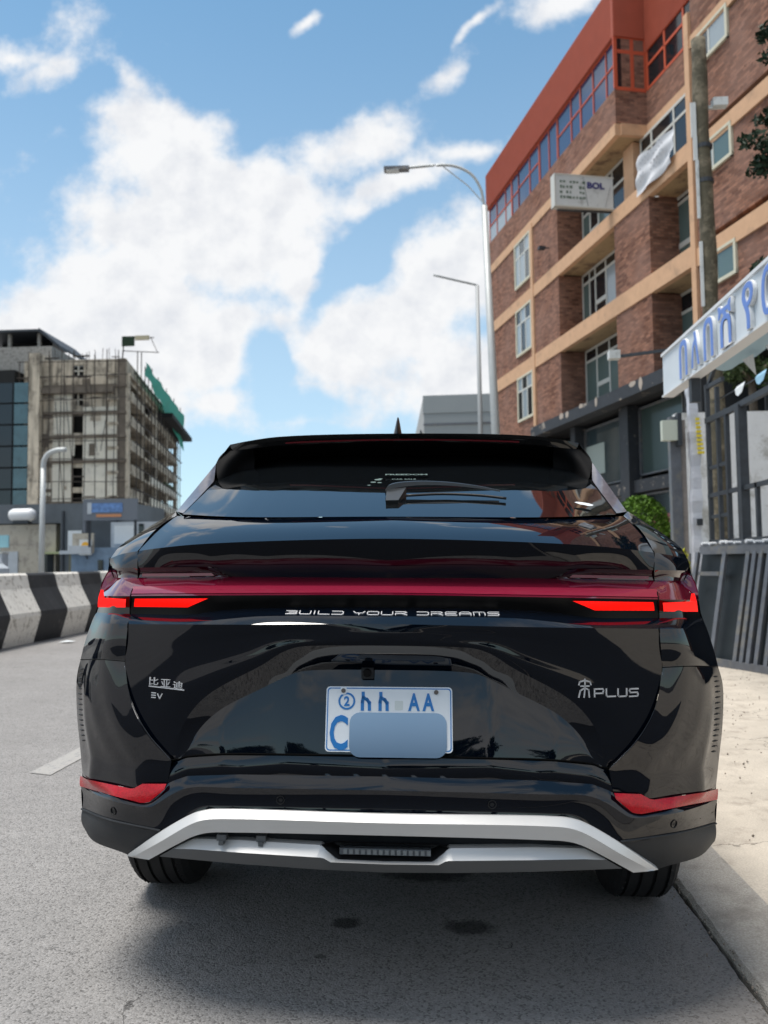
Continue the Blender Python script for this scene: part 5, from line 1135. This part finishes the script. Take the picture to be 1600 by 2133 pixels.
mb = MB(); mb.tube([(0,0,0),(0,0,1.6)], [.06,.03], 8); mb.tube([(0,0,.9),(.3,.1,1.9)], [.03,.01], 6); mb.tube([(0,0,.9),(-.3,-.1,1.9)], [.03,.01], 6); mb.build('stem', M['bark'], bu)
yb = thing('yellow_shrub', 'small yellow green shrub beside the weathered post', 'shrub', (3.45, 12, 0))
mb = MB(); leaves(mb, (0,0,1.06), (.13,.13,.32), 450, .04, rnd, .2); mb.build('foliage', leaf_mat('leaf_yellow', (.20,.22,.01), (.45,.42,.02)), yb); MB().tube([(0,0,0),(0,0,1.1)], .02, 6).build('stem', M['bark'], yb)
def branch_tree(name, label, loc, h, limbs, m, s, nleaf, cl_r, rnd, tr=.16):
    t = thing(name, label, 'tree', loc); mb = MB(); mb.tube([(0,0,0),(.05,.02,h*.5),(.0,.05,h)], [tr, tr*.7, tr*.25], 10)
    lf = MB()
    for (z, dx, dy, dz) in limbs:
        a = Vector((0,0,z)); b = a+Vector((dx, dy, dz)); mid = a.lerp(b, .5)+Vector((0,0,.12)); mb.tube([a, mid, b], [tr*.35, tr*.2, .012], 6)
        for k in range(1, 9):
            f = .25+.75*k/8; p = a.lerp(b, f)+Vector((rnd.gauss(0,.08), rnd.gauss(0,.08), rnd.gauss(0,.06))); leaves(lf, p, (cl_r, cl_r, cl_r*.55), nleaf, s, rnd, .0)
    mb.build('trunk', M['bark'], t, smooth=True); lf.build('crown', m, t); return t
branch_tree('conifer_tree', 'dark conifer whose drooping branches reach in at the right edge', (4.75, 9.0, 0), 8.6,
    [(6.2,-1.10,-.2,.42),(6.0,-.95,.2,.1),(5.9,-1.18,-.1,-.22),(5.7,-1.12,.1,-.18),(4.5,-1.1,0,-.12),(6.9,-.9,.2,.2),(7.6,-.7,0,.3),(6.3,.9,.4,.2),(5.6,.8,-.6,.1),(4.9,.7,.6,.1),(7.2,.5,.5,.3),(5.0,.1,1.0,.1),(7.0,.2,-.9,.2)], M['leaf_dark'], .045, 95, .16, rnd)
for k, (x, y, h, lab) in enumerate(((6.5,17.2,6.0,'leafy green tree behind the white wall, left of the pair'), (8.3,18.6,6.4,'leafy green tree behind the white wall, right of the pair'))):
    branch_tree('leafy_tree', lab, (x, y, 0), h, [(h*.52, 1.0*math.cos(a), 1.0*math.sin(a), .3+.25*(i % 3)) for i, a in enumerate([2*PI*j/8+.3*k for j in range(8)])]+[(h*.8, .6*math.cos(a), .6*math.sin(a), .4) for a in (0,2,4)], M['leaf'], .06, 60, .34, rnd)
tag(MB().box(6.7, 18, 21, 21.5, 0, 6.6).build('dark_building', M['shop_dark']), 'dark low building behind the leafy trees', 'building')
# grey block at the end of the road
gb = thing('grey_building', 'pale grey flat-roofed building at the end of the road, over the car roof', 'building', (-.66, 60, 0), (0, 0, math.radians(-2.5)))
M['grey_wall'] = mat('grey_wall', (.30,.33,.34), .8, var=.03, vscale=.5); M['grey_wall2'] = mat('grey_wall_side', (.36,.37,.37), .8)
MB().box(0, 9, 0, 24, 0, 12.0).build('wall', M['grey_wall'], gb); MB().box(-.05, 9.05, -.06, 24, 12.0, 13.3).build('parapet', M['grey_wall'], gb); MB().box(-.03, 9, -.09, -.06, 11.1, 11.25).build('ledge', M['metal_grey'], gb)
mb = MB().add([(-1.9,19,0),(0,0,0),(0,0,13.3),(-1.9,19,13.3),(-1.9,24,0),(0,24,0),(0,24,13.3),(-1.9,24,13.3)], [(0,1,2,3),(3,2,6,7),(0,3,7,4)]); mb.build('side_wall', M['grey_wall2'], gb)
MB().box(-.45,-.35,2.5,4.6,9.9,11.2).build('window', M['pane_dark'], gb)

# ------------------------------------------------------------------ median barrier
M['barrier_white'] = mat('barrier_white', (.76,.74,.69), .85, var=.08, vscale=12, dirt=(.33,.31,.27), dscale=11, dlo=.53, dhi=.66)
M['barrier_black'] = mat('barrier_black', (.022,.024,.028), .7, var=.25, vscale=6, dirt=(.10,.10,.10), dscale=5, dlo=.58, dhi=.72)
prof = [(-.22,0),(-.24,.08),(-.335,.40),(-.33,.46),(-.16,.80),(-.115,.99),(-.085,1.02),(.085,1.02),(.115,.99),(.16,.80),(.33,.46),(.335,.40),(.24,.08),(.22,0)]
def barrier_half(y0, y1, name, m, parent):
    mb = MB(); rows = []
    nn = 6
    for k in range(nn+1):
        y = y0+(y1-y0)*k/nn; rows.append([Vector((x+.004*math.sin(y*9+z*5), y, z)) for x, z in prof])
    mb.grid(rows)
    for r, rev in ((rows[0], True), (rows[-1], False)): mb.add(r, [tuple(range(len(prof)))[::-1] if rev else tuple(range(len(prof)))])
    return mb.build(name, m, parent)
b0 = thing('median_barrier', 'black and white concrete median barrier block', 'barrier', (-6.14, 8.5, road_z(-6.14)-.005), group='striped concrete barrier blocks along the median')
barrier_half(0, .90, 'white_end', M['barrier_white'], b0); barrier_half(.90, 1.80, 'black_end', M['barrier_black'], b0)
ys = [3.83+1.815*k for k in range(22)]; nth = 0
for k, y in enumerate(ys):
    o = b0 if k == 0 else copy_tree(b0)
    o.location = (-6.14+.012*math.sin(k*2.3), y, road_z(-6.14)-.005); o.rotation_euler.z = .006*math.sin(k*1.7)
    o['label'] = {4: 'black and white barrier block cut by the left edge of the photo', 5: 'black and white barrier block right of the curved lamp post', 6: 'black and white barrier block touching the outline of the car tail lamp'}.get(k, 'striped barrier block out of frame or hidden behind the car')

# ------------------------------------------------------------------ unfinished concrete tower behind scaffolding
cb_ = thing('unfinished_building', 'bare concrete tower under construction wrapped in wooden scaffolding, with green netting', 'building', (-34.2, 90, 0))
def mat_raw():
    m = mat('raw_concrete', (.56,.49,.39), .9, 0, 0, .2, var=.14, vscale=.6, dirt=(.13,.115,.10), dscale=.5, dlo=.50, dhi=.66); nt = m.node_tree; b = nt.nodes['Principled BSDF']; src = b.inputs['Base Color'].links[0].from_socket
    tc = N(nt, 'ShaderNodeTexCoord'); mp = N(nt, 'ShaderNodeMapping'); mp.inputs['Scale'].default_value = (1.1,1.1,.12); nt.links.new(tc.outputs['Object'], mp.inputs[0])
    n = N(nt, 'ShaderNodeTexNoise'); n.inputs['Scale'].default_value = 1.3; n.inputs['Detail'].default_value = 6; nt.links.new(mp.outputs[0], n.inputs['Vector'])
    mr = N(nt, 'ShaderNodeMapRange'); mr.inputs['From Min'].default_value = .48; mr.inputs['From Max'].default_value = .66; mr.inputs['To Min'].default_value = 1.; mr.inputs['To Max'].default_value = .42; nt.links.new(n.outputs['Fac'], mr.inputs['Value'])
    mx = N(nt, 'ShaderNodeVectorMath', operation='SCALE'); nt.links.new(src, mx.inputs[0]); nt.links.new(mr.outputs[0], mx.inputs['Scale']); nt.links.new(mx.outputs[0], b.inputs['Base Color']); return m
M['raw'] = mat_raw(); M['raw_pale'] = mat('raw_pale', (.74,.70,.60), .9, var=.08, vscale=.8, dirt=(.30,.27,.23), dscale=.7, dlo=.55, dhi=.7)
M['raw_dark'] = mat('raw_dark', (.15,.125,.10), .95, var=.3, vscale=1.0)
M['hole'] = mat('opening_dark', (.008,.009,.010), .9)
M['scaf'] = mat('scaffold_pole', (.055,.045,.038), .9)
FH = 2.75; X0 = -11.7
# front wall with a column of openings at x -6.05..-4.85, y 0
wx0, wx1 = -6.1, -4.85
openings = [(22.5,23.8),(19.2,20.6),(16.1,18.2),(12.9,14.8),(10.0,12.2),(6.2,9.4),(3,5)]
def front(name, m, x0, x1, z0, z1, y0=0, y1=.4): return MB().box(x0, x1, y0, y1, z0, z1).build(name, m, cb_)
front('front_wall', M['raw'], X0, wx0, 0, 24.4); front('front_wall', M['raw'], wx1, 0, 0, 24.4)
zs_ = [0]+[v for o in sorted(openings) for v in o]+[24.4]
for a, b in zip(zs_[0::2], zs_[1::2]): front('front_wall', M['raw'], wx0, wx1, a, b)
front('pale_panel', M['raw_pale'], -8.3, -6.15, 8.1, 15.4, -.05, 0); front('pale_panel', M['raw_pale'], -4.8, -.9, 8.1, 15.7, -.05, 0); front('pale_panel', M['raw_pale'], -4.8, -1.0, 15.9, 19.0, -.04, 0); front('pale_panel', M['raw_pale'], -8.2, -6.15, 16.0, 21.0, -.04, 0)
front('inner_core', M['hole'], X0+.3, -.2, 0, 24.0, 1.6, 1.8)
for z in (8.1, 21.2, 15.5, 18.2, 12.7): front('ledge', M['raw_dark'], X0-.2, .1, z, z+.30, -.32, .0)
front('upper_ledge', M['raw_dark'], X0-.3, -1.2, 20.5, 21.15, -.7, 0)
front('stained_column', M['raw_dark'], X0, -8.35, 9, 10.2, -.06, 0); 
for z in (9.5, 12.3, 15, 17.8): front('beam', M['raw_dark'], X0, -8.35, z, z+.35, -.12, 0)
for o in openings[:2]: 
    front('window_frame', M['raw_pale'], -5.55, -5.42, o[0], o[1], .1, .2); front('window_frame', M['raw_pale'], wx0, wx1, (o[0]+o[1])/2-.06, (o[0]+o[1])/2+.06, .1, .2)
front('corner_column', M['raw_dark'], -.9, 0, 0, 24.4, -.12, 0)
# right flank: open floors with parapets stepping away, direction (-.174,.985)
dv = Vector((-.1743, .9847, 0)); nv = Vector((.9847, .1743, 0))
def fl_box(name, m, t0, t1, z0, z1, o0=0, o1=.4):
    V = [dv*t+nv*o+Vector((0,0,z)) for z in (z0, z1) for (t, o) in ((t0,o0),(t1,o0),(t1,o1),(t0,o1))]
    return MB().add(V, [(0,3,2,1),(4,5,6,7),(0,1,5,4),(1,2,6,5),(2,3,7,6),(3,0,4,7)]).build(name, m, cb_)
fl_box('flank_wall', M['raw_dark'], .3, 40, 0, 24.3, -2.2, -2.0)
for k in range(9):
    z = .6+FH*k; fl_box('floor_slab', M['raw'], 0, 40, z-.15, z+.15, -2, .5)
    if k < 8:
        fl_box('parapet', M['raw_pale'] if k in (1,2,3,4) else M['raw'], 14, 39, z+.15, z+1.05, .35, .5); fl_box('parapet', M['raw'], 1.0, 9, z+.15, z+1.0, .35, .5)
        for t in (0, 9.5, 19, 29, 39.3): fl_box('column', M['raw'], t, t+.7, z+.15, z+FH-.15, -.1, .4)
fl_box('eaves_slab', M['hole'], 20, 43, 21.3, 21.9, -1, 2.4); fl_box('flank_wall', M['raw'], 0, 40, 22.0, 24.3, -.1, .1)
mb = MB(); rows = []
for r in range(9):
    rows.append([dv*(5+36*c/24)+nv*(1.3+.12*math.sin(c*1.1+r*.7))+Vector((0,0,25.2-(1.6+4.2*(c/24)**1.3)*r/8+.1*math.sin(c*.9))) for c in range(25)])
mb.grid(rows); mb.build('green_netting', mat('green_net', (.0,.27,.18), .7, var=.15, vscale=1.5), cb_, smooth=True)
for k in range(4): fl_box('planting', M['leaf'], 20+3*k, 36, .9+FH*(2+k)+.9, 1.2+FH*(2+k)+.9, .38, .62) if k in (0,2) else None
for k in range(12):
    x = X0-.1+(.15-X0)*k/11+.3*math.sin(k*5); mb = MB(); mb.beam((x, -.9, 0), (x+.3*math.sin(k*2.1), -.85, 24.2+1.1*abs(math.sin(k*1.9))), .07); mb.build('scaffold_pole', M['scaf'], cb_)
for k in range(11):
    z = 1.8+2.25*k+.25*math.sin(k*3); MB().beam((X0-.4, -.9, z), (.5, -.9, z+.3*math.sin(k)), .08).build('scaffold_ledger', M['scaf'], cb_)
for k in range(16):
    t = 1+2.5*k; a = dv*t+nv*1.0; MB().beam((a.x, a.y, 0), (a.x+.1, a.y, 25.5+.6*math.sin(k*2.2)), .09).build('scaffold_pole', M['scaf'], cb_)
for k in range(9):
    z = 2+2.6*k; a = dv*0+nv*1.0; b = dv*41+nv*1.0; MB().beam((a.x,a.y,z), (b.x,b.y,z+.2*math.sin(k)), .12).build('scaffold_ledger', M['scaf'], cb_)
for k in range(14):
    x = X0+1+.78*k; MB().beam((x, .5, 24.4), (x+.1*math.sin(k*4), .5, 25.2+.6*abs(math.sin(k*2.7))), .05).build('starter_bar', M['scaf'], cb_)
rr = random.Random(8)
for k in range(26):
    x = rr.uniform(X0, -.3); z = 1.9+2.25*rr.randint(2, 10)+rr.uniform(-.1,.2); w = rr.uniform(.5, 2.2)
    MB().box(x, min(x+w, .2), -1.0, -.75, z, z+rr.uniform(.05,.16)).build('plank', M['scaf'] if k % 3 else M['raw_dark'], cb_)
for k in range(14):
    x = rr.uniform(X0+.2, -1.5); z = rr.uniform(9, 23); MB().box(x, x+rr.uniform(.3,1.4), -.07-.003*k, -.062-.003*k, z, z+rr.uniform(.3,1.6)).build('patch', (M['raw_dark'], M['raw'], M['raw_pale'])[k % 3], cb_)
for k in range(6):
    x = rr.uniform(X0, -1); MB().beam((x, -.95, rr.uniform(4,14)), (x+rr.uniform(-2,2), -.95, rr.uniform(15,24)), .06).build('scaffold_brace', M['scaf'], cb_)
mb = MB(); mb.beam((-.6,.5,24.4),(-.4,.5,27.0),.10).beam((-.4,.5,27.0),(3.0,.5,26.8),.10).beam((-.6,.5,25.4),(3.6,.5,25.1),.08).beam((2.6,.5,26.9),(3.4,.5,25.2),.06); mb.build('hoist', M['scaf'], cb_)
MB().box(-.6,.8,.3,.5,25.9,27.0).build('tarpaulin', M['leaf_dark'], cb_); MB().box(.9,2.5,.3,.5,26.55,27.05).build('board', mat('pale_board', (.45,.40,.28), .9), cb_)
# glass neighbour and its roof shelter
gn = thing('glass_building', 'dark blue glass office block at the left edge beside the concrete tower', 'building', (-53, 89, 0))
MB().box(0, 6.5, 0, 14, 0, 23.2).build('core', M['hole'], gn)
for k in range(9):
    for j, (a, b, mm) in enumerate(((0,3.1,'pane_dark'),(3.1,6.4,'pane_dark'),(6.5,8.2,'teal'))):
        if mm == 'teal' and 'teal' not in M: M['teal'] = mat('teal_glass', (.045,.10,.12), .2, 0, 0, .8, var=.25, vscale=.8)
        MB().box(a+.05, b-.05, -.1, .0, 2.4*k+.3, 2.4*k+2.5).build('pane', M[mm], gn)
MB().box(8.2, 9.4, -.1, 10, 0, 25.0).build('edge_wall', M['raw'], gn); MB().box(0, 9.3, 3, 12, 23.2, 26.6).build('upper_wall', M['concrete'], gn)
MB().box(-1, 7.2, 4, 14, 28.7, 28.95).add([(7.2,4,29.1),(7.2,4,28.7),(9.3,5,26.9),(9.3,5,27.2),(7.2,14,29.1),(7.2,14,28.7),(9.3,14,26.9),(9.3,14,27.2)], [(0,1,2,3),(0,3,7,4),(1,5,6,2),(4,7,6,5),(3,2,6,7)]).build('roof', M['steel_dark'], gn)
for x in (.5, 3, 6.6): MB().box(x, x+.35, 5, 5.4, 26.6, 28.8).build('post', M['concrete'], gn)
MB().box(.2, 6.4, 9, 9.3, 26.6, 28.7).build('inner_wall', M['hole'], gn)
# ------------------------------------------------------------------ low shops across the road
M['shop_grey'] = mat('corrugated_grey', (.10,.115,.13), .6, .2, var=.15, vscale=1.5); M['shop_beige'] = mat('beige_wall', (.42,.39,.33), .9, var=.08, vscale=1.2, dirt=(.26,.24,.21), dscale=1.2)
M['shop_blue'] = mat('shop_blue', (.14,.21,.30), .7, var=.25, vscale=2.5); M['shop_pale'] = mat('shop_pale', (.42,.46,.50), .8, var=.1, vscale=3)
def shop(name, label, x, y, cat='shop'): return thing(name, label, cat, (x, y, .11))
def bx(name, m, t, *b):
    mb = MB()
    for q in b: mb.box(*q)
    return mb.build(name, m, t)
s = shop('beige_shop', 'low beige rendered shop below the glass building at the left edge', -24, 42)
bx('wall', M['shop_beige'], s, (0,4.4,0,5,0,3.3)); bx('fascia', M['shop_grey'], s, (0,8.4,-.1,5.2,3.35,4.35)); bx('door', M['pane_dark'], s, (3.7,4.3,-.05,0,0,1.8)); bx('shutter', M['shop_pale'], s, (.6,2.4,-.05,0,.2,1.9)); bx('awning', mat('awning_green', (.36,.40,.22), .8), s, (3.9,5.6,-.8,0,1.75,1.85))
tk = thing('water_tank', 'round white water tank on the roof of the beige shop', 'tank', (-20.9, 41.0, 3.55))
mb = MB(); mb.tube([(-.66,0,.30),(-.62,0,.30),(-.45,0,.30),(.45,0,.30),(.62,0,.30),(.66,0,.30)], [.05,.24,.33,.33,.24,.05], 18); mb.build('tank', mat('tank_white', (.70,.71,.72), .4), tk, smooth=True); MB().box(-.4,.4,-.2,.2,-.14,0).build('stand', M['steel_dark'], tk)
s = shop('grey_shop', 'dark grey corrugated steel shop with a white notice, behind the curved lamp post', -18.9, 41)
bx('wall', M['shop_grey'], s, (0,2.6,0,4,0,4.2)); bx('frame', M['steel_dark'], s, (.1,.2,-.1,0,0,3.9),(1.35,1.45,-.1,0,0,3.9)); bx('notice', M['paper'], s, (.45,1.15,-.14,-.1,1.9,2.9)); bx('door', mat('door_olive', (.12,.12,.08), .7), s, (.5,1.2,-.1,0,0,1.7)); bx('lintel', M['shop_pale'], s, (.0,1.6,-.12,0,1.72,1.9))
rb2 = MB()
for k in range(14): rb2.box(1.5+.08*k, 1.54+.08*k, -.03, 0, 0, 4.15)
stuff(rb2.build('corrugation', M['shop_grey'], s))
s = shop('blue_kiosk', 'pale blue kiosk with small dark windows under a yellow sign, second along the shop row', -17.7, 39.6)
bx('wall', M['shop_blue'], s, (0,2.9,0,2,0,2.0)); bx('awning', M['shop_pale'], s, (0,1.1,-.3,0,1.7,2.1)); bx('window', M['pane_dark'], s, (1.35,1.6,-.05,0,.9,1.4),(1.9,2.3,-.05,0,.9,1.5)); bx('cream_sign', M['shop_beige'], s, (.1,1.15,-.12,0,1.75,2.7))
ym = thing('yellow_sign', 'small white sign with a yellow spot over the blue kiosk', 'sign', (-16.9, 39.4, 1.75)); MB().box(-.3,.3,-.03,.03,.0,.75).build('board', M['paper'], ym); MB().tube([(0,-.04,.45),(0,-.06,.45)], .19, 14).build('spot', mat('spot_yellow', (.75,.40,.03), .6), ym); MB().beam((0,0,0),(0,.25,-.2),.05).build('bracket', M['steel_dark'], ym)
s = shop('pale_shop', 'whitewashed shop with torn posters under the big grey sign', -16.3, 41)
bx('wall', M['shop_pale'], s, (0,3.4,0,4,0,3.3)); bx('poster', M['paper'], s, (.2,1.2,-.05,0,2.2,3.1)); bx('poster', M['shop_beige'], s, (2.2,2.9,-.05,0,1.8,3.0)); bx('door', M['pane_dark'], s, (1.45,1.7,-.05,0,1.4,3.2)); bx('shutter', M['shop_blue'], s, (.3,1.3,-.05,0,.3,2.0))
s = shop('corner_shop', 'plain cream shop beside the car roofline, last of the row', -12.7, 44); bx('wall', M['shop_beige'], s, (0,4,0,4,0,3.6)); bx('fascia', M['shop_blue'], s, (0,4,-.1,0,2.6,3.2))
bs2 = thing('shop_sign', 'big grey billboard with a blue and orange logo panel, on the roof of the shops', 'sign', (-16.45, 38, 3.1))
MB().box(0, 2.6, 0, .15, .25, 1.25).box(.0,.1,.02,.12,-.3,.25).build('board', mat('board_grey', (.13,.15,.18), .6), bs2); MB().box(.3, 1.9, -.02, 0, .62, 1.05).build('logo_panel', mat('logo_blue', (.10,.20,.42), .6, var=.5, vscale=4), bs2); MB().box(.65, 1.85, -.02, 0, .40, .53).build('orange_line', mat('logo_orange', (.50,.22,.10), .6), bs2); MB().box(.22,.42,-.022,-.001,.55,1.08).build('logo_mark', M['shop_pale'], bs2); MB().box(2.4,2.5,.15,.25,-1,.3).build('leg', M['steel_dark'], bs2); MB().box(.2,.3,.15,.25,-1,.3).build('leg', M['steel_dark'], bs2)
vs = thing('street_sign', 'small pale turquoise sign above a white cabinet at the left edge', 'sign', (-21.5, 39, .11)); MB().box(0,.95,0,.08,2.05,2.65).build('board', mat('turquoise', (.25,.48,.55), .6), vs); MB().box(.4,.5,.08,.16,0,2.1).build('post', M['galv'], vs)
cbn = thing('white_cabinet', 'white street cabinet behind the barrier at the left edge', 'cabinet', (-21.4, 38.5, .11)); MB().box(0,.8,0,.6,0,1.75).build('body', M['shop_pale'], cbn); MB().box(-.03,.83,-.03,.63,1.75,1.82).build('lid', M['frame_white'], cbn); MB().box(.38,.42,-.02,0,.2,1.6).build('door_gap', M['steel_dark'], cbn)
mc = thing('minibus', 'white and blue minibus roof showing over the barrier at the left edge', 'minibus', (-19.6, 34.0, .11))
mb = MB(); prf = [(-1.1,.35),(-1.1,1.0),(-.75,1.25),(-.45,1.62),(.4,1.68),(.62,1.25),(.9,1.05),(.95,.35)]
mb.add([(x, 0, z) for x, z in prf]+[(x, 1.6, z) for x, z in prf], [tuple(range(8)), tuple(range(15,7,-1))]+[(k,8+k,8+(k+1) % 8,(k+1) % 8) for k in range(8)]); mb.build('body', M['shop_pale'], mc)
MB().add([(-.62,-.01,1.22),(-.42,-.01,1.55),(.0,-.01,1.58),(.0,-.01,1.22)], [(0,1,2,3)]).build('side_window', M['pane_dark'], mc); MB().add([(.05,-.01,1.22),(.05,-.01,1.58),(.36,-.01,1.6),(.52,-.01,1.24)], [(0,1,2,3)]).build('side_window', M['pane'], mc)
for x in (-.65,.55): MB().tube([(x,-.02,.3),(x,.15,.3)], .3, 18).build('wheel', M['tyre'], mc)

# litter by the barrier, grass of the far verge
lt = tag(raw('paper_scrap', [(-5.5,11.9,.10),(-5.34,11.93,.108),(-5.30,12.05,.105),(-5.46,12.1,.115)], [(0,1,2,3)], M['paper']), 'scrap of white paper at the foot of the barrier', 'litter')

# ------------------------------------------------------------------ what stands behind the photographer (seen in the paintwork)
bk = random.Random(21)
for k, (x, y, w, h, lab) in enumerate(((-2,-75,16,7,'broad grey block far behind the camera'),)):
    t = thing('street_building', lab, 'building', (x, y, 0)); MB().box(-w/2,w/2,-6,0,0,h).build('wall', (M['grey_wall'], M['tan'], M['concrete'])[k], t)
    for i in range(int(w/2.2)):
        for j in range(int(h/3)): MB().box(-w/2+.6+2.2*i, -w/2+1.8+2.2*i, 0, .05, 1.2+3*j, 2.6+3*j).build('window', M['pane_dark'], t)
tr0 = None
for k in range(15):
    x = -34+4.9*k+bk.uniform(-1.4,1.4); y = -30-14*abs(math.sin(k*1.3)); 
    if tr0 is None:
        tr0 = branch_tree('roadside_tree', 'roadside tree behind the camera', (x, y, 0), 5.2, [(2.6+.5*(i % 3), 2.1*math.cos(a), 2.1*math.sin(a), .8+.5*(i % 2)) for i, a in enumerate([2*PI*j/9 for j in range(9)])]+[(4.4,.9*math.cos(a),.9*math.sin(a),.9) for a in (0,1.6,3.2,4.8)], M['leaf_dark'], .16, 60, .85, bk, .22); t = tr0
    else: t = copy_tree(tr0)
    t.location = (x, y, 0); s = bk.uniform(.75,1.25); t.scale = (s, s, s*bk.uniform(.8,1.15)); t.rotation_euler.z = bk.uniform(0,6); t['group'] = 'roadside trees behind the camera'; t['label'] = 'dark roadside tree in the row behind the camera'
